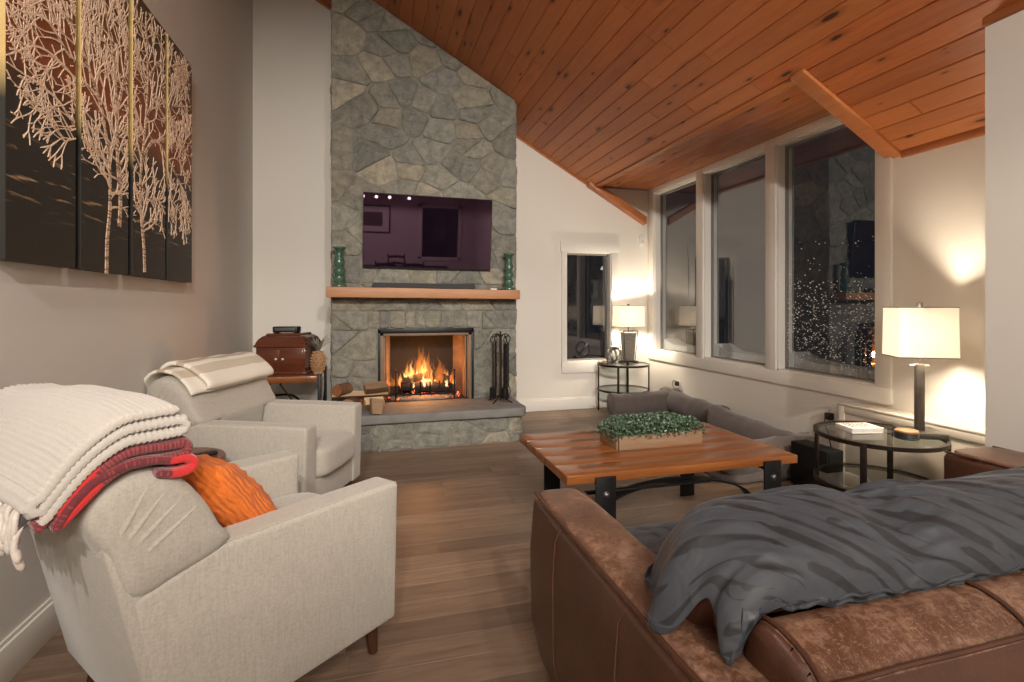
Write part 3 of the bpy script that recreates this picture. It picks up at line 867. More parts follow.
# ------------------------------------------------------------------ armchairs
CW = .71; HWC = CW/2; CO = .40       # local x = measured x + CO ; y from -HWC (near) to HWC
def bprof():
    """side outline of the backrest roll (measured x, z)"""
    return [(-.575, .598), (-.60, .66), (-.635, .73), (-.685, .795), (-.745, .838), (-.81, .842), (-.862, .815), (-.886, .765), (-.872, .71), (-.845, .66), (-.80, .545), (-.70, .56)]
def make_chair(label, loc, rz):
    t = thing('armchair', label, 'armchair', loc, rz, 'oatmeal armchairs')
    # shell: two arms, back panel, rails
    for s, nm in ((-1, 'arm'), (1, 'arm')):
        bm = NB()
        y0, y1 = (-HWC, -HWC+.118) if s < 0 else (HWC-.118, HWC)
        prism(bm, [(x+CO, z) for x, z in [(-.012, .128), (-.0, .60), (-.30, .604), (-.60, .606), (-.80, .552), (-.722, .128)]], y0, y1, 'xz', .016, 3)
        bmesh.ops.subdivide_edges(bm, edges=[e for e in bm.edges if e.calc_length() > .2], cuts=5, use_grid_fill=True)
        obj(nm, bm, FABRIC, t, angle=50)
    bm = NB()
    prism(bm, [(x+CO, z) for x, z in [(-.66, .13), (-.730, .13), (-.822, .555), (-.853, .69), (-.80, .72), (-.72, .55)]], -HWC+.004, HWC-.004, 'xz', .012, 2)
    obj('back_panel', bm, FABRIC, t, angle=50)
    bm = NB(); box(bm, -.62+CO, -.02+CO, -HWC+.10, HWC-.10, .135, .30, .012); obj('seat_rail', bm, FABRIC, t)
    bm = NB()
    def sd(q, p):
        q.z += .012*(1-p.x*p.x)*(1-p.y*p.y) if p.z > 0 else 0
        q.x += .010*(1-p.y**2)*(1 if p.x > 0 else 0)
        return q + Vector((nz(q*9, 1), nz(q*9+Vector((3, 3, 3)), 1), nz(q*8+Vector((7, 0, 0)), 1)))*.004
    softbox(bm, (-.30+CO, 0, .375), (.325, HWC-.122, .088), 7, 11, sd)
    obj('seat_cushion', bm, FABRIC, t, angle=60)
    # backrest roll, domed at its ends
    bm = NB(); pr = [Vector((x+CO, z)) for x, z in bprof()]
    cx = sum(p.x for p in pr)/len(pr); cz = sum(p.y for p in pr)/len(pr)
    loop = []
    n = len(pr)
    for i in range(n):
        a, b, c, d = pr[i-1], pr[i], pr[(i+1) % n], pr[(i+2) % n]
        for k in range(4):
            u = k/4; loop.append(.5*((2*b)+(c-a)*u+(2*a-5*b+4*c-d)*u*u+(3*b-a-3*c+d)*u**3))
    rings = []
    yk = [(-HWC-.006, .5), (-HWC-.0045, .80), (-HWC+.003, .905), (-HWC+.018, .965), (-HWC+.045, 1.0)]
    ys = yk + [(-HWC+.045+(CW-.09)*k/12, 1.0) for k in range(1, 12)] + [(-y, s) for y, s in yk[::-1]]
    for y, s in ys:
        sag = .008*nz((y*6, 2, 0))
        rings.append([bm.verts.new((cx+(p.x-cx)*s, y, cz+(p.y-cz)*s+(sag if p.y > cz else 0))) for p in loop])
    for A, B in zip(rings, rings[1:]):
        for i in range(len(A)): bm.faces.new((A[i], A[(i+1) % len(A)], B[(i+1) % len(A)], B[i]))
    bm.faces.new(rings[0][::-1]); bm.faces.new(rings[-1])
    def lower(q, p):
        return q + Vector((.02*p.z, 0, 0))
    softbox(bm, (-.665+CO, 0, .52), (.085, HWC-.122, .115), 6, 7, lower)
    bk = obj('backrest', bm, FABRIC, t, angle=55)
    # gathered pleats on the round ends
    for s in (-1, 1):
        for (xa, za, xb, zb) in ((-.845, .665, -.770, .800), (-.838, .655, -.735, .780), (-.832, .640, -.700, .755), (-.822, .618, -.665, .725)):
            bm = NB(); d = Vector((xb-xa, zb-za)).normalized(); nn = Vector((-d.y, d.x)); K = 10; rows = []
            for k in range(K+1):
                u = k/K; x, z = xa+(xb-xa)*u, za+(zb-za)*u
                yo = -.018+.0235*min(1, u*2.4)**.6
                h = .0034*math.sin(pi*min(1, .12+u*.88))**.7; w_ = .020*(1-.6*u)
                P_ = lambda off, hh: bm.verts.new((x+nn.x*off+CO, s*(HWC+yo+hh), z+nn.y*off))
                rows.append([P_(-.0015, -.006), P_(0, h), P_(w_*.5, h*.62), P_(w_, -.002)])
            for A, B in zip(rows, rows[1:]):
                for i in range(3): bm.faces.new((A[i], A[i+1], B[i+1], B[i]))
                bm.faces.new((A[3], A[0], B[0], B[3]))
            bm.faces.new(rows[0][::-1]); bm.faces.new(rows[-1])
            obj('pleat', bm, FABRIC, bk)
    for s in (-1, 1):
        bm = NB(); tube(bm, [(x+CO, s*(HWC-.012), z+.002) for x, z in ((-.006, .594), (-.3, .602), (-.59, .604))], .0028, 6)
        obj('arm_seam', bm, FABRIC, t)
    for x, y in ((-.065, -HWC+.075), (-.065, HWC-.075), (-.66, -HWC+.075), (-.66, HWC-.075)):
        bm = NB(); lathe(bm, [(0, 0), (.015, 0), (.017, .006), (.026, .14), (0, .14)], 16); 
        for v in bm.verts: v.co.x += (.14-v.co.z)*(.08 if x > -.3 else -.25)
        obj('leg', bm, WALNUT, t, loc=(x+CO, y, 0))
    return t
def chair_place(P0, ang):
    f = Vector((cos(ang), sin(ang))); l = Vector((-f.y, f.x))
    c = Vector(P0) - f*CO + l*HWC
    return (c.x, c.y, 0), ang
A1 = chair_place((.092, 1.853), R(40)); A2 = chair_place((-.318, 2.768), R(-21.5))
ch1 = make_chair('oatmeal fabric armchair carrying the white and red throws and an orange pillow', *A1)
ch2 = copy_tree(ch1); ch2.location = A2[0]; ch2.rotation_euler = (0, 0, A2[1]); ch2['label'] = 'oatmeal fabric armchair with a cream striped blanket over its back'
def chair_thing(name, label, cat, A, base, **k):
    """a thing resting on a chair: base in chair-local coordinates"""
    M = Matrix.Rotation(A[1], 3, 'Z'); b = Vector(base)
    return thing(name, label, cat, Vector(A[0]) + M @ b, A[1], **k)

# ---- folded throws -----------------------------------------------------------
def smoothpath(pts, n): return [Vector((p.x, p.y)) for p in spline([(a, b, 0) for a, b in pts], n)]
def resample(p, step):
    out = [p[0]]; acc_ = 0
    for a, b in zip(p, p[1:]):
        L = (b-a).length
        if L == 0: continue
        d = step-acc_
        while d <= L:
            out.append(a+(b-a)*(d/L)); d += step
        acc_ = L-(d-step)
    out.append(p[-1]); return out
def ribbon(bm, path, t, ys, yshift=None, ribs=0, ribamp=0, disp=None, base=(0, 0, 0), mfun=None):
    """thick cloth following path in x-z, extruded over ys; ends rounded"""
    n = len(path); nrms = []
    for i in range(n):
        d = path[min(i+1, n-1)]-path[max(i-1, 0)]; d.normalize(); nrms.append(Vector((-d.y, d.x)))
    s = [0]
    for a, b in zip(path, path[1:]): s.append(s[-1]+(b-a).length)
    y0, y1 = ys[0], ys[-1]; rows = []
    uvl = bm.loops.layers.uv.verify(); vuv = {}
    for y in ys:
        e = min(y-y0, y1-y); k = min(1, .35+.65*math.sqrt(max(0, min(1, e/(t*.5)))))
        up, dn = [], []
        for i, p in enumerate(path):
            ke = min(1, .3+.7*math.sqrt(min(1, min(s[i], s[-1]-s[i])/(t*.5))))
            h = t*.5*k*ke*(1+(ribamp*sin(2*pi*s[i]/ribs) if ribs else 0)*(1+.35*sin(y*330+s[i]*40) if ribs else 1))
            for lst, sg in ((up, 1), (dn, -1)):
                q = Vector((p.x+nrms[i].x*h*sg, y, p.y+nrms[i].y*h*sg))
                if disp: q = disp(q)
                v = bm.verts.new(q-Vector(base)); vuv[v] = (s[i], y); lst.append(v)
        rows.append(up+dn[::-1])
    m = len(rows[0])
    for A, B in zip(rows, rows[1:]):
        for i in range(m):
            f = bm.faces.new((A[i], A[(i+1) % m], B[(i+1) % m], B[i]))
            if mfun: f.material_index = mfun(s[i if i < n else 2*n-1-i] if (i if i < n else 2*n-1-i) < n else 0, A[i].co)
    for r, fl in ((rows[0], True), (rows[-1], False)):
        for i in range(n-1):
            a, b, c, d = r[i], r[i+1], r[m-2-i], r[m-1-i]
            f = bm.faces.new((a, d, c, b) if fl else (a, b, c, d))
            if mfun: f.material_index = mfun(s[i], a.co)
    for f in bm.faces:
        for lp in f.loops: lp[uvl].uv = vuv[lp.vert]

def knit(name, c1, c2, dots=None):
    m = Mat(name); v = m.coord('UV', (1, 1, 1))
    wv = m.N.new('ShaderNodeTexWave'); wv.inputs['Scale'].default_value = 55; wv.bands_direction = 'Y'; wv.inputs['Distortion'].default_value = 1.2; wv.inputs['Detail Scale'].default_value = 3
    m.l(v, wv.inputs['Vector'])
    f = m.noise(m.coord('Object'), 160, 3)
    col = m.mix(m.math('MULTIPLY', f, 1.0), c1, c2)
    if dots:
        vo = m.N.new('ShaderNodeTexVoronoi'); vo.inputs['Scale'].default_value = 120; vo.inputs['Randomness'].default_value = .25; m.l(v, vo.inputs['Vector'])
        col = m.mix(m.math('LESS_THAN', vo.outputs['Distance'], .36), col, dots)
    m.base(col); m.set(Roughness=.95, Sheen_Weight=.3)
    m.bump(wv.outputs['Fac'], .35, .004); m.bump(f, .4, .003)
    return m.m
WKNIT = knit('white_knit', (.47, .43, .38), (.60, .56, .51))
TASSEL = fabric('tassel_yarn', (.58, .51, .45), (.78, .71, .64), 120)
RED = knit('bright_red_knit', (.52, .018, .020), (.66, .035, .032)); MAROON = knit('maroon_knit', (.125, .018, .024), (.185, .030, .036), (.27, .055, .058))
GREYK = fabric('charcoal_knit', (.04, .035, .035), (.09, .08, .08))
GREYK2 = GREYK
def arch(off):
    """stack line over the chair back: rear drop, crown, front lip (measured x, z)"""
    return off
# red throw
ZTOP = lambda x: .850 - 1.15*max(0, -.80-x)**1.6*2.2 - .9*max(0, x+.70)**2*3.5
def serp(layers, x0, x1, z0, dz, n=16):
    """serpentine fold path: layer k runs at z0+k*dz above the crown line"""
    pts = []
    for k in range(layers):
        xs = [x0+(x1-x0)*i/n for i in range(n+1)]
        if k % 2: xs = xs[::-1]
        for x in xs: pts.append((x, ZTOP(x)+z0+k*dz))
        if k < layers-1:
            xe = xs[-1]; s = 1 if k % 2 == 0 else -1
            for a in (-50, 0, 50):
                pts.append((xe+s*dz*.62*cos(R(a)), ZTOP(xe)+z0+(k+.5)*dz+dz*.5*sin(R(a))))
    return resample([Vector(p) for p in pts], .0035)
def yset(a, b, t, n=14):
    e = [a, a+t*.06, a+t*.18, a+t*.34, a+t*.55]
    return e+[a+t*.55+(b-a-t*1.1)*k/n for k in range(1, n)]+[a+b-y for y in e[::-1]]
YN = -HWC
rt = chair_thing('red_throw', 'folded maroon and bright red knit throw under the white one', 'throw blanket', A1, (-.78+CO, 0, .85))
rb = (-.78+CO, 0, .85)
bm = NB()
def shx(path): return [Vector((p.x+CO, p.y)) for p in path]
p = serp(2, -.930, -.702, .012, .029)
def redz(s, co):
    x = co.x + rb[0] - CO; 
    return 1 if (x < -.862) else 0
def wobble(q): return q+Vector((.004*nz(q*14, 1), 0, .005*nz(q*11+Vector((3, 1, 0)), 1)))
ribbon(bm, shx(p), .026, yset(YN-.012, .16, .026), disp=wobble, base=rb, mfun=redz)
obj('upper_fold', bm, [MAROON, RED], rt, angle=80)
bm = NB()
q0 = [(-.755, .832), (-.71, .822), (-.682, .823), (-.672, .837), (-.69, .853), (-.72, .856), (-.75, .862), (-.81, .864), (-.868, .845), (-.905, .815), (-.925, .785), (-.935, .762)]
ribbon(bm, shx(resample(smoothpath(q0, 6), .0035)), .024, yset(YN-.016, .18, .024), disp=wobble, base=rb, mfun=lambda s, co: 1 if co.x+rb[0]-CO > -.725 else 0)
obj('under_fold', bm, [MAROON, RED], rt, angle=80)
bm = NB()
q1 = [(-.86, .862), (-.905, .838), (-.94, .80), (-.962, .768)]
ribbon(bm, shx(resample(smoothpath(q1, 6), .0035)), .026, yset(YN-.010, .12, .026), disp=wobble, base=rb)
obj('hanging_fold', bm, [MAROON], rt, angle=80)
bm = NB()
q2 = [(-.93, .830), (-.965, .80), (-.985, .77)]
ribbon(bm, shx(resample(smoothpath(q2, 6), .0035)), .022, yset(YN+.02, .30, .022), disp=wobble, base=rb)
obj('grey_lining', bm, [GREYK], rt, angle=80)
# white throw on top
wb = (-.80+CO, .05, .93)
wt = chair_thing('white_throw', 'folded chunky white knit throw with tassels on the armchair back', 'throw blanket', A1, wb)
def wdisp(q):
    y = (q.y-YN)
    q.z += .016*sin(min(1, max(0, y/.55))*pi) + .008*nz(q*6, 1); q.x += .012*nz(Vector((q.y*5, q.z*3, 2)), 1) - .14*max(0, y-.05)*.6
    return q
bm = NB()
p = serp(3, -.958, -.706, .067, .0265)
ribbon(bm, shx(p), .0255, yset(YN-.016, .34, .0255, 36), ribs=.012, ribamp=.22, disp=wdisp, base=wb)
obj('knit_layers', bm, WKNIT, wt, angle=180)
bm = NB(); rng = random.Random(3)
for k in range(16):
    yy = YN+.03+k*.022; 
    for j in range(3):
        a = Vector((-.952+CO-.14*max(0, (yy-YN)-.05)*.6-.004, yy, ZTOP(-.955)+.07+.045*rng.random()))
        L = rng.uniform(.07, .11)
        pts = [a, a+Vector((-.022, rng.uniform(-.01, .01), -.015)), a+Vector((-.032, rng.uniform(-.012, .012), -.5*L)), a+Vector((-.03+rng.uniform(-.012, .012), rng.uniform(-.014, .014), -L))]
        tube(bm, [x-Vector(wb) for x in spline(pts, 4)], [.006]*9+[.007, .008, .008, .004], 6)
obj('tassel_fringe', bm, TASSEL, wt, angle=80)

# orange pillow
op = chair_thing('orange_pillow', 'orange cable knit pillow leaning against the armchair back', 'pillow', A1, (-.465+CO, -.085, .445))
OKN = Mat('orange_cable_knit'); v = OKN.coord('Object')
f = OKN.noise(v, 150, 3)
OKN.base(OKN.mix(f, (.62, .125, .012), (.80, .21, .03))); OKN.set(Roughness=.95, Sheen_Weight=.05)
wv = OKN.N.new('ShaderNodeTexWave'); wv.inputs['Scale'].default_value = 22; wv.inputs['Distortion'].default_value = 5; wv.inputs['Detail'].default_value = 1; OKN.l(OKN.coord('Object', (1, 1, 1), (0, .6, 0)), wv.inputs['Vector'])
OKN.bump(wv.outputs['Fac'], .55, .006); OKN.bump(f, .5, .003)
def pil(q, p):
    # p in the unit cube: width y, height z, thickness x
    e = max(abs(p.y), abs(p.z)); c = (abs(p.y)*abs(p.z))**2
    q.y *= 1+.10*c; q.z *= 1+.10*c
    q.x *= (1-e**3*.72)
    yy, zz = q.y, q.z
    cab = 0
    for c0 in (-.13, -.03, .07):
        d = yy-c0-.014*sin(zz*75)
        cab += .011*math.exp(-(d/.018)**2) + .008*math.exp(-((yy-c0+.014*sin(zz*75))/.018)**2)
    q.x += (1 if p.x > 0 else -1)*cab*(1-e**4)*.8
    return q+Vector((.004*nz(q*16, 1), .004*nz(q*14+Vector((5, 0, 0)), 1), .006*nz(q*9, 1)))
bm = NB(); softbox(bm, (0, 0, 0), (.085, .165, .205), 3.2, 47, pil)
Mx = Matrix.Translation((0, 0, .165)) @ Matrix.Rotation(R(-40), 4, 'Y')
for v_ in bm.verts: v_.co = Mx @ v_.co
obj('cover', bm, OKN.m, op, angle=180)

# striped blanket on the second chair
CRM = Mat('cream_striped_blanket'); v = CRM.coord('UV')
su = CRM.N.new('ShaderNodeSeparateXYZ'); CRM.l(v, su.inputs[0])
fr = CRM.math('FRACT', CRM.math('MULTIPLY', su.outputs[0], 3.1))
col = CRM.ramp(fr, [(0, (.76, .70, .60)), (.30, (.76, .70, .60)), (.31, (.52, .44, .33)), (.50, (.52, .44, .33)), (.51, (.76, .70, .6)), (.62, (.76, .70, .6)), (.63, (.42, .31, .22)), (.76, (.42, .31, .22)), (.77, (.78, .73, .64))], 'CONSTANT')
fn = CRM.noise(CRM.coord('Object'), 120, 3)
CRM.base(CRM.mix(CRM.math('MULTIPLY', fn, .3), col, (.82, .78, .7))); CRM.set(Roughness=.95); CRM.bump(fn, .4, .004)
bb = (-.76+CO, 0, .85)
bt_ = chair_thing('striped_blanket', 'cream blanket with tan stripes folded over the armchair back', 'throw blanket', A2, bb)
def bdisp(q):
    return q+Vector((.010*nz(Vector((q.y*7, q.z*4, 1)), 1), 0, .008*nz(Vector((q.x*8, q.y*8, 4)), 1)))
bm = NB()
c0 = [(-.628, .752), (-.645, .782), (-.675, .818), (-.735, .864), (-.81, .873), (-.875, .848), (-.915, .79), (-.918, .73), (-.912, .70)]
ribbon(bm, shx(resample(smoothpath(c0, 6), .012)), .020, yset(-HWC+.01, HWC-.03, .02, 26), disp=bdisp, base=bb)
obj('lower_layer', bm, CRM.m, bt_, angle=80)
bm = NB()
c1 = [(-.622, .768), (-.610, .778), (-.615, .80), (-.655, .842), (-.722, .889), (-.81, .901), (-.865, .885), (-.89, .86)]
ribbon(bm, shx(resample(smoothpath(c1, 6), .012)), .026, yset(-HWC+.10, HWC-.005, .02, 26), disp=bdisp, base=bb)
obj('upper_layer', bm, CRM.m, bt_, angle=80)

# small round table between the chairs, phone on it
rtb = thing('round_side_table', 'small round walnut side table between the two armchairs', 'side table', (-.86, 2.66, 0))
bm = NB(); lathe(bm, [(0, .495), (.185, .495), (.20, .503), (.20, .513), (.194, .52), (0, .52)], 40); obj('table_top', bm, wood('walnut_round_top', (.10, .035, .018), (.20, .08, .045), 'x', 1.2, .3), rtb)
bm = NB(); lathe(bm, [(0, .03), (.05, .03), (.03, .06), (.02, .12), (.024, .3), (.02, .44), (.04, .496), (0, .496)], 20); obj('pedestal', bm, WALNUT, rtb)
bm = NB(); lathe(bm, [(0, 0), (.15, 0), (.15, .015), (.06, .034), (0, .034)], 32); obj('base', bm, WALNUT, rtb)
ph = thing('remote_control', 'black remote control lying on the small round walnut table', 'remote control', (-.775, 2.665, .52), .5)
bm = NB(); box(bm, -.08, .08, -.022, .022, 0, .018, .006); obj('body', bm, BLACKP, ph)
bm = NB()
for k in range(5): box(bm, -.06+k*.025, -.048+k*.025, -.012, .012, .0175, .020, .002)
obj('buttons', bm, plain('grey_rubber', (.08, .08, .08), .6), ph)

# ------------------------------------------------------------------ leather sofa under the dark duvet
SX0, SX1 = .497, 2.60
so = thing('leather_sofa', 'worn brown leather sofa draped with a dark striped duvet', 'sofa', (1.5, 1.08, 0))
SO = Vector((1.5, 1.08, 0))
def S(name, bm, m, **k): 
    for v in bm.verts: v.co -= SO
    return obj(name, bm, m, so, **k)
def wob(bm, a=.004, f=7):
    for v in bm.verts: v.co += Vector((nz(v.co*f, 1), nz(v.co*f+Vector((9, 2, 1)), 1), nz(v.co*f+Vector((2, 9, 5)), 1)))*a
def longcut(bm, L=.14, c=8): bmesh.ops.subdivide_edges(bm, edges=[e for e in bm.edges if e.calc_length() > L], cuts=c, use_grid_fill=True)
def arm(x0, x1, flip):
    bm = NB(); w = x1-x0
    out = [(x0+.03, .07), (x0-.006, .22), (x0-.008, .45), (x0+.002, .60), (x0+.02, .612), (x1-.02, .612), (x1, .598), (x1+.0, .07)]
    if flip: out = [(x0+x1-x, z) for x, z in out][::-1]
    prism(bm, out, .62, 1.585, 'xz', .012, 3); longcut(bm); wob(bm, .003)
    S('arm', bm, LEATHER, angle=50)
    bm = NB(); vs = softbox(bm, ((x0+x1)/2, 1.105, .612), (w/2-.008, .478, .016), 6, 13); wob(bm, .002, 12); S('arm_top', bm, LEATHERW, angle=70)
    for xx in (x0+.008, x1-.008):
        bm = NB(); tube(bm, [(xx, .63+k*.0475, .617+.0015*nz((k*.4, xx*9, 0))) for k in range(21)], .0045, 6); S('piping', bm, LEATHER)
    xo = x0-.009 if not flip else x1+.009; sg = 1 if not flip else -1
    for yy in (.98, 1.36):
        bm = NB(); tube(bm, [(xo+sg*.036, yy, .08), (xo+sg*.002, yy, .22), (xo-sg*.0, yy, .45), (xo+sg*.006, yy-.004, .56), (xo+sg*.012, yy-.03, .60)], .002, 6)
        S('side_seam', bm, STITCH)
arm(SX0, SX0+.165, False); arm(2.27, 2.56, True)
# back
bm = NB()
prism(bm, [(.60, .07), (.575, .30), (.578, .59), (.588, .635), (.606, .665), (.635, .687), (.67, .698), (.70, .700), (.725, .694), (.742, .672), (.75, .60), (.78, .40), (.78, .07)], .605, 2.42, 'yz', .02, 3)
longcut(bm, .16, 12); wob(bm, .005, 5)
for f in bm.faces:
    c_ = f.calc_center_median(); f.material_index = 1 if c_.z > .662 and .63 < c_.x < 2.42 else 0
S('back', bm, [LEATHER, LEATHERW], angle=60)
prof_ = [(.742, .676), (.725, .697), (.70, .703), (.67, .701), (.635, .690), (.604, .667), (.586, .636), (.576, .59), (.573, .45)]
for nm, pts in [('back_seam', [(.63+k*.06, .603, .667) for k in range(31)])]+[('back_seam', [(xx, y, z) for y, z in prof_]) for xx in (.632, 1.07, 1.78)]:
    bm = NB(); tube(bm, [Vector(p) for p in (spline(pts, 3))], .0042 if nm else .003, 6); wob(bm, .005, 5); S(nm, bm, LEATHER)
bm = NB(); box(bm, .63, 2.30, .70, 1.56, .08, .34, .02); S('base', bm, LEATHER)
for k in range(2):
    bm = NB(); x = .665+k*.805
    softbox(bm, (x+.40, 1.18, .41), (.40, .39, .075), 7, 9); wob(bm, .004); S('seat_cushion', bm, LEATHER, angle=70)
for k in range(2):
    bm = NB(); x = .568+k*.88
    def bc(q, p): q.y += q.z*.0 - .10*(q.z/.15); return q
    softbox(bm, (x+.42, .865, .645), (.42, .085, .105), 4, 11, bc); wob(bm, .005); S('back_cushion', bm, LEATHER, angle=80)
    bm = NB(); tube(bm, [(x+.012+.02*(1-math.cos(a)), .865-.085*sin(a)*.8, .645+.10*cos(a)) for a in [pi*j/12 for j in range(13)]], .006, 6); S('cushion_piping', bm, LEATHER)
for x in (SX0+.08, 2.5):
    for y in (.68, 1.5):
        bm = NB(); box(bm, x-.03, x+.03, y-.03, y+.03, 0, .075, .006); S('leg', bm, WALNUT)

# duvet
DUV = Mat('charcoal_striped_satin'); v = DUV.coord('UV')
su = DUV.N.new('ShaderNodeSeparateXYZ'); DUV.l(v, su.inputs[0])
st = DUV.math('FRACT', DUV.math('MULTIPLY', su.outputs[0], 17.0))
st = DUV.math('GREATER_THAN', st, .56)
br = DUV.math('GREATER_THAN', DUV.noise(DUV.coord('UV', (16, 4.5, 1)), 1, 2), .46)
st = DUV.math('MULTIPLY', st, br)
fn = DUV.noise(DUV.coord('Object'), 300, 2)
DUV.base(DUV.mix(st, (.040, .045, .055), (.017, .019, .023))); DUV.set(Roughness=DUV.math('ADD', .62, DUV.math('MULTIPLY', st, -.14)), Sheen_Weight=.12, Sheen_Roughness=.4, Sheen_Tint=(.55, .6, .7, 1))
DUV.bump(fn, .1, .002)
DUV.bump(DUV.noise(DUV.coord('Object', (3.2, 6.5, 5), (0, 0, .7)), 2.6, 2, .5, .6), .28, .03)
du = thing('duvet', 'crumpled charcoal striped duvet spread over the leather sofa', 'duvet', (1.4, .95, .70))
DUO = Vector((1.4, .95, .70))
sec = spline([(.708, .700, 0), (.722, .745, 0), (.755, .782, 0), (.82, .806, 0), (.90, .812, 0), (.97, .798, 0), (1.03, .755, 0), (1.075, .68, 0), (1.13, .60, 0), (1.22, .545, 0), (1.36, .515, 0), (1.50, .508, 0), (1.575, .47, 0), (1.60, .40, 0)], 8)
endp = spline([(-.155, -.165, 0), (-.150, -.13, 0), (-.135, -.085, 0), (-.10, -.035, 0), (-.05, -.008, 0), (0, 0, 0)], 5)
us = [(p.x, p.y, (i/len(endp)-1)*.25) for i, p in enumerate(endp[:-1])] + [(k/130*1.62, 0, k/130*1.62) for k in range(131)]
bm = NB(); uvl = bm.loops.layers.uv.verify(); grid = []; uvd = {}
for iu, (dx, dz, uu) in enumerate(us):
    row = []
    for iv, q in enumerate(sec):
        w = iv/len(sec)
        hgt = max(0, min(1, (q.y-.60)/.16))          # how far this section stands above the arm
        x = .715 + (dx*(.25+.75*hgt)*(1+.42*math.exp(-((q.x-.865)/.075)**2)) if dx < 0 else dx)
        # the hem over the cushion end is hitched up
        hitch = math.exp(-((q.x-.782)/.030)**2)
        zz = q.y + (dz*hgt*(1.12-.62*hitch)*(.66 if q.x < .765 else 1) if dx < 0 else 0)
        x += .03*hitch*(1 if dx < 0 else 0)*min(1, -dx/.1)
        y = q.x
        if dx < 0: y += (.0 + .10*(-dx/.15)*max(0, (q.x-.80))/.3*(-.6) )
        P3 = Vector((x, y, zz-(.012 if iv > 2 else 0)))
        # cushions below: a dip where two meet, a second low hump
        amp = max(0, min(1, (zz-.5)/.25))
        dip = math.exp(-((x-1.03-.35*(y-.85))/.07)**2)
        P3.z -= .030*dip*amp
        P3.z += (-.012*max(0, min(1, (x-1.0)/.3)) + .020*nz((x*3.1, y*3.7, 0), 1))*amp
        # creases: long folds running diagonally, fanning from the dip
        t = x*.86+y*.9
        fold = nz((t*19+2.5*nz((x*2, y*2, 4)), (x-y)*1.6, 2.2), 1)
        fold2 = nz(((x*.5+y*1.1)*26+2*nz((x*3, y*3, 7)), (x-y)*2.3, 5.1), 1)
        kf = .45+.9*math.exp(-((x-1.05)/.28)**2)
        P3.z += (.011*(1-abs(fold)*2)*kf + .0085*(1-abs(fold2)*2)*(.5+kf*.6))*max(.35, amp)
        P3.y += (.010*fold*kf)*amp
        P3.x += .010*nz((x*6, y*6, zz*6), 1)
        if dx < 0 and iv < 7: P3.y += .022*(-dx/.15)*(1-iv/7); P3.z += .018*(-dx/.15)*(1-iv/7)
        if iv < 2: P3.z = max(P3.z, .702+.002*iv); P3.y += .012*nz((x*9, 1, 0), 1)
        if dx < 0 and P3.z < .640 and .60 < P3.y < 1.58 and P3.x < .67: P3.z = .640
        vtx = bm.verts.new(P3-DUO); uvd[vtx] = (uu+.12*w*0, w*1.3); row.append(vtx)
    grid.append(row)
for A, B in zip(grid, grid[1:]):
    for i in range(len(A)-1):
        f = bm.faces.new((A[i], A[i+1], B[i+1], B[i]))
        for lp in f.loops:
            a, b = uvd[lp.vert]; lp[uvl].uv = (a*.85+b*.55, b-a*.5)
do = obj('cover', bm, DUV.m, du, angle=180)
md = do.modifiers.new('thick', 'SOLIDIFY'); md.thickness = .016; md.offset = -1
md = do.modifiers.new('smooth', 'SUBSURF'); md.levels = 1; md.render_levels = 1

# ------------------------------------------------------------------ coffee table
TX0, TX1, TY0, TY1, TZ = .845, 2.11, 2.165, 2.945, .45
ct = thing('coffee_table', 'rustic plank coffee table with blackened steel plate legs', 'coffee table', ((TX0+TX1)/2, (TY0+TY1)/2, 0))
CTO = Vector(((TX0+TX1)/2, (TY0+TY1)/2, 0))
def CT(name, bm, m, par=None, **k):
    for v in bm.verts: v.co -= CTO
    return obj(name, bm, m, par or ct, **k)
nb = 5; w = (TY1-TY0)/nb
for k in range(nb):
    bm = NB(); box(bm, TX0+.006*nz((k, 3, 1))*2, TX1+.008*nz((k, 1, 4)), TY0+k*w+.0015, TY0+(k+1)*w-.0015, TZ-.042, TZ, .004, 2)
    longcut(bm, .3, 10)
    for v in bm.verts: v.co += Vector((nz(v.co*13+Vector((k, 0, 0)), 1)*.002, nz(v.co*9+Vector((0, k, 0)), 1)*.0022, nz(v.co*8+Vector((k, k, 0)), 1)*.0015))
    CT('tabletop_plank', bm, TABLEW)
def leg(x, yy, s):
    bm = NB(); box(bm, x-.05, x+.05, yy-.006, yy+.006, 0, .436, .003); l = CT('leg', bm, BLACKM)
    bm = NB(); lathe(bm, [(0, 0), (.016, 0), (.016, .003), (.0135, .004), (.013, .007), (.009, .011), (0, .013)], 16)
    for v in bm.verts: v.co = Vector((x+v.co.x, yy+s*(.006+v.co.z), .355+v.co.y))
    CT('bolt', bm, plain('steel_bolt', (.16, .15, .145), .35, .9), l)
LY0, LY1 = TY0-.008, TY1-.06
for x in (TX0+.185, TX1-.165): leg(x, LY0, -1); leg(x, LY1, 1)
for x in (TX0+.185, TX1-.165):
    bm = NB(); box(bm, x-.03, x+.03, LY0+.006, LY1-.006, .385, .407, .003); CT('cross_bar', bm, BLACKM)
bm = NB(); yc = (TY0+TY1)/2
box(bm, TX0+.15, TX1-.40, LY0+.17, LY0+.20, .292, .304, .003); CT('stretcher', bm, BLACKM)
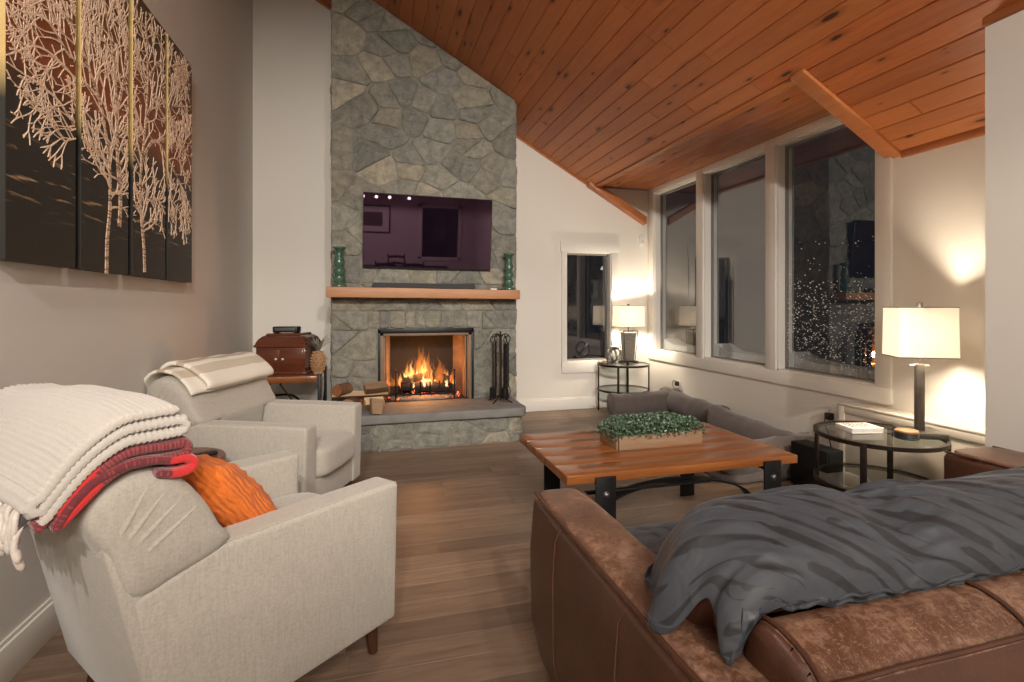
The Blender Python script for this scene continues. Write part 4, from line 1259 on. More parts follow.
# arched flat iron under the top
bm = NB(); n = 28; ring = []
xa, xb = TX0+.22, TX1-.08
for i in range(n+1):
    t = i/n; a = pi*t
    xx = (xa+xb)/2-(xb-xa)/2*cos(a); zz = .012+.29*sin(a)**.55
    ring.append((xx, zz))
def archv(off):
    out = []
    for i, (xx, zz) in enumerate(ring):
        p, q = ring[max(i-1, 0)], ring[min(i+1, n)]; d = Vector((q[0]-p[0], q[1]-p[1])).normalized()
        out.append((xx-d.y*off, zz+d.x*off))
    return out
prism_pts = archv(.005)+archv(-.005)[::-1]
A_, B_ = archv(.005), archv(-.005)
V = [[[bm.verts.new((p[0], yy, max(0.001, p[1]))) for p in L] for L in (A_, B_)] for yy in (LY0+.205, LY0+.265)]
for i in range(n):
    bm.faces.new((V[0][0][i], V[0][0][i+1], V[1][0][i+1], V[1][0][i])); bm.faces.new((V[0][1][i+1], V[0][1][i], V[1][1][i], V[1][1][i+1]))
    for yy in (0, 1): bm.faces.new((V[yy][0][i], V[yy][0][i+1], V[yy][1][i+1], V[yy][1][i]))
CT('arched_brace', bm, BLACKM)

pl = thing('planter_box', 'wooden trough of small leaved boxwood on the coffee table', 'planter', (1.515, 2.595, TZ), .04)
bm = NB(); L_, W_, H_ = .52, .205, .072
for s in (-1, 1):
    box(bm, -L_/2, L_/2, s*W_/2-.008, s*W_/2+.008, 0, H_, .002); box(bm, s*L_/2-.008, s*L_/2+.008, -W_/2+.008, W_/2-.008, 0, H_, .002)
box(bm, -L_/2, L_/2, -W_/2, W_/2, .001, .012)
obj('trough', bm, PLANTERW, pl)
bm = NB(); softbox(bm, (0, 0, .07), (L_/2-.01, W_/2-.01, .03), 5, 5); obj('soil', bm, plain('moss_backing', (.02, .04, .015), 1), pl)
LEAFM = Mat('boxwood_leaf'); at = LEAFM.n('ShaderNodeAttribute', attribute_name='rnd')
LEAFM.base(at.outputs['Color']); LEAFM.set(Roughness=.45)
bm = NB(); cl = bm.loops.layers.float_color.new('rnd'); rng = random.Random(2)
for k in range(5200):
    x, y = rng.uniform(-L_/2-.018, L_/2+.018), rng.uniform(-W_/2-.02, W_/2+.02)
    ed = max(abs(x)/(L_/2+.03), abs(y)/(W_/2+.03))
    z = .082+.062*(1-ed**4)*rng.uniform(.4, 1.05)+.02*nz((x*12, y*12, 1)) - (.045*rng.random() if ed > .85 else 0)
    L, Wd = rng.uniform(.010, .018), rng.uniform(.0045, .0078)
    d = Vector((x*1.5+rng.uniform(-1, 1), y*2+rng.uniform(-1, 1), rng.uniform(-.1, 1.2))).normalized()
    sd_ = d.cross(Vector((rng.uniform(-1, 1), rng.uniform(-1, 1), .3))).normalized(); up = sd_.cross(d)
    p = Vector((x, y, z))
    vs = [bm.verts.new(p), bm.verts.new(p+d*L*.45+sd_*Wd+up*.002), bm.verts.new(p+d*L), bm.verts.new(p+d*L*.45-sd_*Wd+up*.002), bm.verts.new(p+d*L*.5)]
    g_ = rng.uniform(.55, 1.25); c = rng.choice([(.065, .115, .06), (.10, .16, .095), (.042, .078, .045), (.17, .23, .165)])
    for f in (bm.faces.new((vs[0], vs[1], vs[2], vs[4])), bm.faces.new((vs[0], vs[4], vs[2], vs[3]))):
        for lp in f.loops: lp[cl] = (c[0]*g_, c[1]*g_, c[2]*g_, 1)
obj('foliage', bm, LEAFM.m, pl, smooth='keep')

# ------------------------------------------------------------------ glass tables
def glass_table(name, label, c, r, h, zs, a0, rl=.013):
    t = thing(name, label, 'side table', c, a0)
    for nm, z in (('top', h), ('shelf', zs)):
        bm = NB(); pts = [(r*cos(2*pi*k/48), r*sin(2*pi*k/48)) for k in range(48)]
        A = [[bm.verts.new((p[0]*s, p[1]*s, zz)) for p in pts] for s, zz in ((1.0, z-.022), (1.0, z), (.945, z), (.945, z-.022))]
        for a, b in zip(A, A[1:]+A[:1]):
            for i in range(48): bm.faces.new((a[i], a[(i+1) % 48], b[(i+1) % 48], b[i]))
        rim = obj(nm+'_rim', bm, BRONZE, t)
        bm = NB(); lathe(bm, [(0, z-.010), (r*.945, z-.010), (r*.945, z-.003), (0, z-.003)], 48); obj('glass_'+nm, bm, TGLASS, rim, angle=30)
    for k in range(4):
        a = k*pi/2
        bm = NB(); rr = r*.975
        Mx = Matrix.Translation((rr*cos(a), rr*sin(a), 0)) @ Matrix.Rotation(a, 4, 'Z')
        box(bm, -rl*.6, rl*.6, -rl, rl, 0, h-.001, .002, M=Mx); obj('leg', bm, BRONZE, t)
    return t
glass_table('glass_side_table', 'round two tier glass table with bronze frame holding the near lamp and book', (2.745, 2.255, 0), .315, .50, .235, R(28), .015)
glass_table('glass_corner_table', 'small round two tier glass table in the far corner under the lamp', (2.765, 5.335, 0), .292, .555, .27, R(-38), .012)

def shade_mat(name, c):
    m = Mat(name); m.N.remove(m.b)
    d = m.N.new('ShaderNodeBsdfDiffuse'); t = m.N.new('ShaderNodeBsdfTranslucent'); x = m.N.new('ShaderNodeMixShader'); x.inputs[0].default_value = .55
    f = m.noise(m.coord('Object', (1, 1, 1)), 260, 2); col = m.mix(f, tuple(q*.93 for q in c), c)
    m.l(col, d.inputs[0]); m.l(col, t.inputs[0]); m.l(d.outputs[0], x.inputs[1]); m.l(t.outputs[0], x.inputs[2]); m.l(x.outputs[0], m.out.inputs[0]); return m.m
SHADE = shade_mat('linen_shade', (.90, .87, .82))
BULBM = emis('lamp_bulb_glow', (1, .84, .64), 640)
TRIMB = plain('shade_edging', (.10, .075, .05), .7)
def shade(par, w, d, h, z, taper=.97):
    bm = NB(); t = .002
    cs = [(-w/2, -d/2), (w/2, -d/2), (w/2, d/2), (-w/2, d/2)]
    A = [[bm.verts.new((x*s, y*s, zz)) for x, y in cs] for s, zz in ((1, z), (taper, z+h), (taper*.985, z+h), (.985, z))]
    for a, b in zip(A, A[1:]+A[:1]):
        for i in range(4): bm.faces.new((a[i], a[(i+1) % 4], b[(i+1) % 4], b[i]))
    s_ = obj('lamp_shade', bm, SHADE, par, smooth=False)
    for zz, s in ((z, 1.004), (z+h, taper*1.004)):
        bm = NB(); tube(bm, [(p[0]*s, p[1]*s, zz) for p in cs], .0026, 6, True)
        obj('edging', bm, TRIMB, s_)
    return s_
def bulb(par, z, loc, rz, power, col=(1, .70, .42)):
    bm = NB(); lathe(bm, [(0, 0), (.013, 0), (.014, .03), (.030, .06), (.033, .08), (.025, .105), (0, .115)], 16)
    obj('bulb', bm, BULBM, par).location = (0, 0, z)
LR = R(-30)
l1 = thing('table_lamp', 'table lamp with square post and white box shade on the glass side table', 'lamp', (2.918, 2.155, .50), LR)
bm = NB(); box(bm, -.095, .095, -.095, .095, 0, .032, .003); obj('base', bm, plain('grey_metal_base', (.12, .11, .10), .4, .7), l1)
bm = NB(); box(bm, -.019, .019, -.019, .019, .03, .395, .003); 
for v in bm.verts: v.co.x += .0
obj('post', bm, wood('grey_post', (.05, .042, .036), (.13, .11, .09), 'z', 1.5, .35), l1)
bm = NB(); tube(bm, [(0, 0, .39), (0, 0, .475)], .006, 8); tube(bm, [(-.045, 0, .385), (.045, 0, .385)], .007, 8); obj('stem', bm, NICKEL, l1); bm = NB(); tube(bm, [(0, 0, .60), (0, 0, .71)], .004, 8); lathe(bm, [(0, .704), (.014, .706), (.014, .732), (0, .735)], 12); tube(bm, [(-.135, 0, .698), (.135, 0, .698)], .003, 6); tube(bm, [(0, -.093, .698), (0, .093, .698)], .003, 6); obj('finial', bm, NICKEL, l1)
shade(l1, .283, .197, .271, .436); bulb(l1, .485, None, 0, 48)
bm = NB(); tube(bm, spline([(-.08, .03, .012), (-.14, .10, .008), (-.17, .16, .006), (-.13, .20, .006)], 6), .003, 6); obj('cord', bm, BLACKP, l1)
bk = thing('book', 'white paperback with red and black cover lettering on the glass side table', 'book', (2.70, 2.33, .50), R(-12))
bk.scale = (.86, .9, 1)
bm = NB(); box(bm, -.105, .105, -.075, .075, .002, .026, .001); obj('pages', bm, PAPER, bk)
bm = NB()
for z0, z1 in ((0, .003), (.0255, .029)): box(bm, -.108, .108, -.077, .077, z0, z1, .001)
box(bm, -.109, -.106, -.077, .077, 0, .029, .001)
cv = obj('cover', bm, plain('white_cover', (.80, .77, .72), .35), bk)
bm = NB(); rng = random.Random(6)
for r in range(5):
    y = .052-r*.026; x = -.085
    while x < .07:
        w_ = rng.uniform(.010, .028); mi = 1 if r in (2, 3) and -.03 < x < .03 else 0
        box(bm, x, x+w_, y-.006, y+.006, .0289, .0294, mi=mi); x += w_+.008
obj('cover_lettering', bm, [plain('black_ink', (.03, .03, .03), .6), plain('red_ink', (.6, .03, .02), .6)], cv, smooth=False)
co = thing('coaster_holder', 'dark round coaster stack with a bark edged wooden slice on top', 'coasters', (2.78, 2.12, .50), .3)
bm = NB()
for k in range(3): lathe(bm, [(0, .002+k*.011), (.055, .002+k*.011), (.057, .007+k*.011), (.055, .0125+k*.011), (0, .0125+k*.011)], 28)
obj('dark_coaster', bm, plain('black_coaster', (.025, .022, .02), .5), co)
bm = NB(); lathe(bm, [(0, .036), (.052, .036), (.055, .041), (.052, .047), (0, .047)], 28); obj('wood_slice', bm, wood('coaster_slice', (.30, .16, .07), (.48, .28, .14), 'x', 2, .6), co)

l2 = thing('table_lamp', 'table lamp with tapered mirrored cage body in the far corner', 'lamp', (2.885, 5.44, .555), R(-4))
bm = NB(); box(bm, -.095, .095, -.07, .07, 0, .018, .004); obj('base', bm, BRONZE, l2)
def frust(bm, b, t, z0, z1, mi=0):
    A = [bm.verts.new((sx*b, sy*b*.8, z0)) for sx, sy in ((-1, -1), (1, -1), (1, 1), (-1, 1))]; B = [bm.verts.new((sx*t, sy*t*.8, z1)) for sx, sy in ((-1, -1), (1, -1), (1, 1), (-1, 1))]
    bm.faces.new(A[::-1]); bm.faces.new(B)
    for i in range(4): bm.faces.new((A[i], A[(i+1) % 4], B[(i+1) % 4], B[i]))
bm = NB(); frust(bm, .052, .075, .02, .345); obj('mercury_glass_body', bm, plain('mercury_glass', (.42, .38, .33), .28, .75, var=.5, scale=60, bump=.2), l2, smooth=False)
bm = NB()
for sx in (-1, 1):
    for sy in (-1, 1): tube(bm, [(sx*.060, sy*.050, .018), (sx*.088, sy*.070, .365)], .0045, 6)
for s, z in ((.088, .365),):
    tube(bm, [(-s, -.07, z), (s, -.07, z), (s, .07, z), (-s, .07, z)], .0045, 6, True)
obj('cage', bm, BRONZE, l2)
bm = NB(); tube(bm, [(0, 0, .34), (0, 0, .455)], .006, 8); obj('stem', bm, BRONZE, l2); bm = NB(); tube(bm, [(0, 0, .58), (0, 0, .66)], .004, 8); tube(bm, [(-.145, 0, .645), (.145, 0, .645)], .0025, 6); lathe(bm, [(0, .655), (.014, .66), (.014, .675), (0, .68)], 12); obj('finial', bm, BRONZE, l2)
shade(l2, .31, .22, .245, .412); bulb(l2, .46, None, 0, 48)
bm = NB(); tube(bm, spline([(.0, .06, .012), (.05, .17, .0), (.06, .18, -.2), (.09, .17, -.38), (.16, .18, -.45)], 6), .0035, 6); obj('cord', bm, plain('brown_cord', (.10, .07, .045), .6), l2)
kn = thing('knot_sculpture', 'silver ring knot sculpture on the corner glass table', 'ornament', (2.615, 5.27, .555))
bm = NB()
for k, (tx, ty) in enumerate(((.35, 0), (-.5, .8), (1.2, 1.9))):
    Mx = Matrix.Rotation(ty, 3, 'Z') @ Matrix.Rotation(pi/2+tx*.5, 3, 'X')
    tube(bm, [Mx @ Vector((.09*cos(2*pi*j/36), .09*sin(2*pi*j/36), 0))+Vector((0, 0, .104)) for j in range(36)], .013, 10, True)
obj('rings', bm, NICKEL, kn)
ds = thing('driftwood_sprig', 'small pale driftwood twig lying beside the knot sculpture', 'ornament', (2.52, 5.36, .555), 0)
bm = NB(); tube(bm, spline([(-.035, 0, .012), (.0, .015, .014), (.03, -.005, .012), (.05, .01, .012)], 5), [.006]*8+[.009]*8, 6); tube(bm, spline([(0, .012, .012), (-.02, .04, .016), (-.03, .05, .03)], 4), .005, 6)
obj('twig', bm, plain('driftwood', (.40, .31, .21), .8), ds)

# ------------------------------------------------------------------ dog beds, black box, wall bits
def bolster(bm, pts, r, seed, peak=0.0):
    n = len(pts); P_ = [Vector(p) for p in pts]; rr = []
    for i in range(n):
        t = i/(n-1); rr.append(r*(1-.22*abs(2*t-1)**8)*(1+.07*nz((t*9, seed, 0))))
    fs = tube(bm, P_, rr, 16)
    a_, b_ = P_[0], P_[-1]; ax = (b_-a_); L_ = ax.length; ax.normalize()
    for v in set(v for f in fs for v in f.verts):
        t = (v.co-a_).dot(ax)/L_; e_ = abs(t-.5)*2
        v.co.z += .045*max(0, e_-.72)/.28*(1 if v.co.z > a_.z else 0)
        v.co += Vector((nz(v.co*15+Vector((seed, 0, 0)), 1), nz(v.co*15+Vector((0, seed, 0)), 1), nz(v.co*15+Vector((0, 0, seed)), 1)))*.010
def lerp(a, b, n=26): return [Vector(a).lerp(Vector(b), k/n) for k in range(n+1)]
def dogbed(label, x0, x1, y0, y1, r, sides):
    t = thing('dog_bed', label, 'dog bed', ((x0+x1)/2, (y0+y1)/2, 0), 0, 'grey brown dog beds along the window wall')
    O = Vector(((x0+x1)/2, (y0+y1)/2, 0))
    bm = NB()
    def cd(q, p): return q+Vector((0, 0, .015*nz(q*6, 1)))
    softbox(bm, (0, 0, .05), ((x1-x0)/2-.04, (y1-y0)/2-.04, .048), 8, 11, cd); obj('mattress', bm, CHARF, t, angle=80)
    z = r+.055
    S_ = {'back': ((x0+.03, y1-r, z), (x1-.02, y1-r, z+.03)), 'wall': ((x1-r, y1-.02, z+.03), (x1-r, y0+.02, z)), 'front': ((x0+.03, y0+r, z), (x1-.03, y0+r, z)), 'side': ((x0+r, y0+.03, z-.02), (x0+r, y1-.03, z-.02))}
    for i, s in enumerate(sides):
        a, b = S_[s]; bm = NB(); bolster(bm, [p-O for p in lerp(a, b)], r, i*7+x0); obj('bolster', bm, CHARF, t, angle=80)
    return t
dogbed('grey brown bolstered dog bed nearest the corner glass table', 2.36, 3.20, 4.00, 5.0, .115, ('back', 'wall'))
dogbed('grey brown bolstered dog bed behind the coffee table next to the black box', 2.28, 3.06, 2.90, 3.96, .115, ('wall', 'front'))
sw = thing('subwoofer', 'black box speaker on the floor beneath the window next to the dog bed', 'speaker', (2.81, 2.735, 0))
bm = NB(); box(bm, -.065, .065, -.145, .145, .015, .30, .006); SUBM = plain('matte_black_vinyl', (.010, .009, .009), .85, Specular_IOR_Level=.15)
obj('cabinet', bm, SUBM, sw)
bm = NB(); box(bm, -.055, .055, -.152, -.144, .035, .28, .004); obj('grille', bm, SUBM, sw)
bm = NB()
for sx in (-1, 1):
    for sy in (-1, 1): lathe(bm, [(0, 0), (.018, 0), (.018, .016), (0, .016)], 12, (sx*.045, sy*.12, 0))
obj('foot', bm, BLACKP, sw)
ms = thing('motion_sensor', 'small white motion sensor mounted high in the far wall corner', 'sensor', (3.16, YB, 1.99))
bm = NB(); prism(bm, [(-.03, -.055), (.03, -.055), (.034, .05), (.02, .075), (-.02, .075), (-.034, .05)], -.045, -.001, 'xz', .008, 3); obj('housing', bm, TRIM, ms)
bm = NB(); softbox(bm, (0, -.045, -.02), (.022, .008, .022), 3, 4); obj('lens', bm, PAPER, ms)
def outlet(x, y, z, label):
    o = thing('wall_outlet', label, 'outlet', (x, y, z), 0)
    bm = NB(); box(bm, -.006, .0, -.035, .035, -.057, .057, .003); obj('cover_plate', bm, TRIM, o)
    bm = NB()
    for s in (-1, 1): box(bm, -.0085, -.005, -.017, .017, s*.022-.014, s*.022+.014, .004)
    obj('socket', bm, plain('outlet_white', (.70, .67, .6), .4), o)
    return o
outlet(XR, 4.985, .33, 'white wall outlet with a black plug below the narrow far window')
pg = thing('power_adapter', 'black plug and cord in the outlet below the narrow far window', 'plug', (XR-.009, 4.985, .352))
bm = NB(); box(bm, -.035, 0, -.02, .02, -.018, .03, .005); obj('plug', bm, BLACKP, pg)
bm = NB(); tube(bm, spline([(-.03, 0, .02), (-.05, .01, .04), (-.05, .03, .0), (-.03, .02, -.12), (-.02, -.02, -.345)], 6), .004, 6); obj('cord', bm, BLACKP, pg)
outlet(XR, 3.03, .42, 'white wall outlet with a plug behind the glass side table')
pg = thing('power_adapter', 'black plug and cord in the outlet behind the glass side table', 'plug', (XR-.009, 3.03, .40))
bm = NB(); box(bm, -.04, 0, -.025, .025, -.02, .03, .005); obj('plug', bm, BLACKP, pg)
bm = NB(); tube(bm, spline([(-.035, 0, -.0), (-.06, .0, -.03), (-.05, -.03, -.15), (-.03, -.06, -.385)], 6), .004, 6); obj('cord', bm, BLACKP, pg)

# ------------------------------------------------------------------ console table, phonograph, pineapple
cs = thing('console_table', 'narrow wooden console table on black metal trestles holding the phonograph', 'console table', (-.78, 4.86, 0))
bm = NB(); box(bm, -.33, .345, -.34, .34, .585, .635, .004, 2); longcut(bm, .3, 8)
for v in bm.verts: v.co += Vector((0, nz(v.co*8, 1)*.003, nz(v.co*7, 1)*.002))
obj('table_top', bm, TABLEW, cs)
for sx in (-1, 1):
    bm = NB(); x = .355 if sx > 0 else -.335
    for y in (-.30, .30): box(bm, x-.012, x+.012, y-.012, y+.012, 0, .65, .003)
    box(bm, x-.012, x+.012, -.30, .30, .62, .645, .003); tube(bm, [(x, -.30, .05), (x, .30, .50)], .006, 6)
    obj('trestle', bm, BLACKM, cs)
bm = NB(); tube(bm, [(.33, -.28, .15), (.05, -.28, .575)], .007, 6); tube(bm, [(-.31, -.28, .15), (-.02, -.28, .575)], .007, 6); obj('brace', bm, BLACKM, cs)
bm = NB(); tube(bm, spline([(-.25, .05, .02), (-.12, .05, .36), (.02, .05, .43), (.17, .05, .36), (.3, .05, .02)], 8), .02, 8, flat=.5); obj('arched_stretcher', bm, BLACKM, cs)

pho = thing('phonograph_cabinet', 'antique mahogany phonograph box with domed lid and two front doors', 'phonograph', (-.70, 4.88, .636), R(-13))
pho.scale = (1, 1, .93)
bm = NB(); box(bm, -.212, .212, -.205, .205, 0, .022, .006, 2); box(bm, -.202, .202, -.195, .195, .02, .245, .004); obj('case', bm, MAHOG, pho)
for s in (-1, 1):
    bm = NB(); box(bm, s*.097-.09, s*.097+.09, -.202, -.193, .04, .225, .004)
    d_ = obj('door', bm, MAHOG, pho)
    bm = NB(); lathe(bm, [(0, 0), (.005, 0), (.004, .008), (.010, .014), (.010, .02), (.004, .025), (0, .025)], 14)
    for v in bm.verts: v.co = Vector((s*.028+v.co.x, -.202-v.co.z, .14+v.co.y))
    obj('knob', bm, plain('ivory_knob', (.7, .66, .56), .3), d_)
bm = NB(); prof = [(.210, .243), (.218, .250), (.217, .262), (.208, .270), (.202, .290), (.188, .318), (.163, .342), (.145, .350), (.140, .366)]
rows = []
for hx, z in prof:
    hy = hx-.008; c = .004
    rows.append([bm.verts.new((sx*hx, sy*hy, z)) for sx, sy in ((-1, -1), (1, -1), (1, 1), (-1, 1))])
for A, B in zip(rows, rows[1:]):
    for i in range(4): bm.faces.new((A[i], A[(i+1) % 4], B[(i+1) % 4], B[i]))
bm.faces.new(rows[0][::-1]); bm.faces.new(rows[-1]); obj('lid', bm, MAHOG, pho, angle=35)
bm = NB(); tube(bm, [(.202, .02, .12), (.24, .02, .12), (.245, .02, .06), (.27, .02, .06)], .006, 6); obj('crank', bm, BLACKM, pho)
rd = thing('music_player', 'small black player standing on the phonograph lid', 'player', (-.72, 4.88, .977), R(-13))
bm = NB(); box(bm, -.105, .105, -.05, .05, .005, .055, .005)
obj('body', bm, BLACKP, rd)
bm = NB(); box(bm, -.085, .085, -.055, -.048, .02, .044, .002); obj('front_panel', bm, plain('grey_front', (.09, .09, .09), .35), rd)
bm = NB()
for s in (-1, 1): box(bm, s*.085-.012, s*.085+.012, -.045, .045, 0, .008, .002); 
obj('foot', bm, BLACKP, rd)
pn = thing('pineapple_figure', 'carved brown pineapple figure standing beside the phonograph', 'ornament', (-.44, 4.64, .636))
pn.scale = (.85, .85, .95)
PINB = wood('dried_pineapple', (.22, .11, .05), (.46, .28, .15), 'z', 2, .8)
bm = NB(); lathe(bm, [(0, 0), (.045, 0), (.050, .02), (.046, .03), (.060, .07), (.064, .12), (.055, .175), (.035, .205), (0, .212)], 20); body = obj('body', bm, PINB, pn)
bm = NB()
for j in range(7):
    z = .035+j*.025; rr = [.052, .060, .064, .064, .060, .052, .042][j]
    for k in range(11):
        a = 2*pi*(k+.5*(j % 2))/11; d = Vector((cos(a), sin(a), 0)); t_ = Vector((-sin(a), cos(a), 0)); p = d*rr+Vector((0, 0, z))
        v4 = [bm.verts.new(p+t_*.016), bm.verts.new(p+Vector((0, 0, .018))), bm.verts.new(p-t_*.016), bm.verts.new(p-Vector((0, 0, .016))), bm.verts.new(p+d*.016+Vector((0, 0, .014)))]
        for i in range(4): bm.faces.new((v4[i], v4[(i+1) % 4], v4[4]))
obj('scales', bm, PINB, body)
bm = NB()
rng = random.Random(8)
for k in range(16):
    a = k*2.4; lean = .25+.5*(k/16); L = .17-.05*k/16
    d = Vector((cos(a)*lean, sin(a)*lean, 1)).normalized(); t_ = Vector((-sin(a), cos(a), 0)); pts = [Vector((0, 0, .20))+d*L*u+Vector((cos(a), sin(a), -.3))*(.05*u*u) for u in (0, .35, .7, 1)]
    for w_, sgn in ((1, 1),):
        ws = [.008, .013, .009, .001]; rows = [[bm.verts.new(p+t_*w), bm.verts.new(p-d.cross(t_)*.004), bm.verts.new(p-t_*w)] for p, w in zip(pts, ws)]
        for A, B in zip(rows, rows[1:]):
            for i in range(2): bm.faces.new((A[i], A[i+1], B[i+1], B[i]))
obj('leaf_crown', bm, plain('grey_green_leaf', (.17, .18, .14), .7, var=.3), pn, smooth='keep')

# ------------------------------------------------------------------ four panel tree painting
PX = XL+.046; V0, V1 = 1.362, 2.74
spans = [(1.965, 2.36), (2.40, 2.805), (2.855, 3.255), (3.296, 3.69)]
PAINT = Mat('painted_canvas'); v = PAINT.coord('Object')
sx_ = PAINT.N.new('ShaderNodeSeparateXYZ'); PAINT.l(v, sx_.inputs[0])
hz = PAINT.math('ADD', sx_.outputs[2], PAINT.math('MULTIPLY', PAINT.math('SUBTRACT', PAINT.noise(v, 7, 5), .5), .16))
col = PAINT.ramp(PAINT.math('DIVIDE', hz, 1.4), [(0, (.016, .013, .010)), (.38, (.022, .018, .014)), (.43, (.07, .030, .014)), (.50, (.24, .058, .018)), (.70, (.19, .055, .017)), (.86, (.10, .046, .014)), (1, (.085, .046, .016))])
stv = PAINT.noise(PAINT.coord('Object', (1, 2.2, 26)), 2.2, 3, .5)
low = PAINT.math('MULTIPLY', PAINT.math('SUBTRACT', .50, sx_.outputs[2]), 6, clamp=True); low2 = PAINT.math('MULTIPLY', PAINT.math('SUBTRACT', sx_.outputs[2], .14), 8, clamp=True)
stk = PAINT.math('MULTIPLY', PAINT.math('SUBTRACT', stv, .58), 12, clamp=True)
col = PAINT.mix(PAINT.math('MULTIPLY', PAINT.math('MULTIPLY', stk, low), low2), col, (.42, .27, .14))
PAINT.base(col); PAINT.set(Roughness=.45); PAINT.bump(PAINT.noise(PAINT.coord('Object', (4, 30, 3)), 4, 3), .2, .003)
EDGE = Mat('gilt_canvas_edge'); v = EDGE.coord('Object'); sx_ = EDGE.N.new('ShaderNodeSeparateXYZ'); EDGE.l(v, sx_.inputs[0])
hz = EDGE.math('ADD', sx_.outputs[2], EDGE.math('MULTIPLY', EDGE.math('SUBTRACT', EDGE.noise(v, 9, 3), .5), .06))
EDGE.base(EDGE.ramp(EDGE.math('DIVIDE', hz, 1.4), [(0, (.012, .010, .008)), (.36, (.014, .012, .009)), (.46, (.62, .45, .18)), (1, (.66, .49, .21))])); EDGE.set(Roughness=.5, Metallic=.0)
BRP = plain('painted_branch', (.80, .57, .41), .6, var=.3, scale=90)
BRK = Mat('painted_birch_bark'); fb = BRK.noise(BRK.coord('Object', (1, 5, 40)), 3, 3)
BRK.base(BRK.ramp(fb, [(.38, (.13, .075, .045)), (.5, (.62, .43, .29)), (.7, (.78, .58, .42))])); BRK.set(Roughness=.6)
segs = []
rng = random.Random(42)
def grow(p, a, L, w, dep, bend):
    n = max(2, int(L/.035)); q = p
    for i in range(n):
        a += rng.uniform(-.22, .22)+bend
        w2 = w*(1-.5/n)
        q2 = (q[0]+cos(a)*L/n, q[1]+sin(a)*L/n); segs.append((q, q2, w, w2)); q = q2; w = w2
        if dep > 0 and i > 0 and rng.random() < .62:
            s = rng.choice((-1, 1)); grow(q, a+s*rng.uniform(.5, 1.15), L*rng.uniform(.42, .70), w*.66, dep-1, -s*rng.uniform(0, .05))
    if dep > 0:
        for s in (-1, 1): grow(q, a+s*rng.uniform(.2, .6), L*rng.uniform(.45, .7), w*.75, dep-1, 0)
def limb(pts, w0, w1, dep, L):
    P_ = spline([(a, b, 0) for a, b in pts], 8); n = len(P_)
    for i in range(n-1):
        w = w0+(w1-w0)*i/n; segs.append(((P_[i].x, P_[i].y), (P_[i+1].x, P_[i+1].y), w, w+(w1-w0)/n))
        t = i/n
        if t > .22 and rng.random() < .72:
            d = P_[i+1]-P_[i]; a = math.atan2(d.y, d.x)+rng.choice((-1, 1))*rng.uniform(.5, 1.2)
            grow((P_[i].x, P_[i].y), a, L*rng.uniform(.6, 1.2), w*.45, dep, 0)
    d = P_[-1]-P_[-2]; grow((P_[-1].x, P_[-1].y), math.atan2(d.y, d.x), L, w1, dep, 0)
# y along the wall, z above the lower edge
limb([(2.60, .0), (2.605, .14), (2.63, .30), (2.62, .48), (2.56, .68), (2.45, .82), (2.33, .93), (2.2, 1.05), (2.05, 1.2)], 0.0175, 0.0080, 2, .17)
limb([(2.715, .22), (2.725, .34), (2.70, .50), (2.69, .70), (2.66, .95), (2.58, 1.15), (2.52, 1.36)], 0.0203, 0.0092, 2, .16)
limb([(2.985, .03), (2.975, .15), (2.945, .30), (2.94, .5), (2.99, .75), (3.02, 1.0), (3.0, 1.3)], 0.0189, 0.0080, 2, .16)
limb([(2.68, .70), (2.76, .9), (2.8, 1.1), (2.9, 1.33)], 0.0149, 0.0069, 2, .15)
limb([(2.97, .60), (3.1, .72), (3.25, .70), (3.4, .62), (3.55, .55)], 0.0135, 0.0057, 2, .14)
limb([(2.99, .78), (3.12, .95), (3.3, .98), (3.5, 1.05)], 0.0135, 0.0057, 2, .15)
limb([(2.60, .48), (2.48, .5), (2.38, .53), (2.25, .60), (2.1, .62)], 0.0121, 0.0046, 2, .13)
limb([(2.45, .82), (2.32, .80), (2.18, .86), (2.05, .82)], 0.0108, 0.0046, 2, .13)
limb([(2.95, .45), (3.05, .40), (3.15, .42), (3.25, .36)], 0.0095, 0.0046, 1, .1)
limb([(3.02, 1.0), (3.15, 1.15), (3.3, 1.2), (3.45, 1.28)], 0.0108, 0.0046, 2, .13)
limb([(2.66, .95), (2.54, 1.0), (2.44, 1.12), (2.36, 1.3)], 0.0108, 0.0046, 2, .13)
limb([(2.33, .93), (2.22, .94), (2.10, 1.00), (2.0, 1.02)], .008, .004, 2, .13)
limb([(2.2, 1.05), (2.16, 1.18), (2.14, 1.30)], .006, .004, 2, .12)
limb([(2.38, .72), (2.25, .75), (2.12, .74), (2.0, .66)], .007, .003, 2, .12)
limb([(3.25, .70), (3.38, .80), (3.52, .84), (3.64, .92)], .007, .003, 2, .11)
limb([(3.3, .98), (3.42, 1.14), (3.55, 1.2), (3.64, 1.30)], .007, .003, 2, .11)
limb([(3.15, .42), (3.3, .46), (3.45, .42), (3.58, .38)], .006, .003, 2, .09)
labs = ['leftmost black panel of the four part tree painting', 'tree painting panel with the slanting birch trunk, second along the wall', 'tree painting panel with the forked trunk, third along the wall', 'tree painting panel farthest along the wall toward the fireplace']
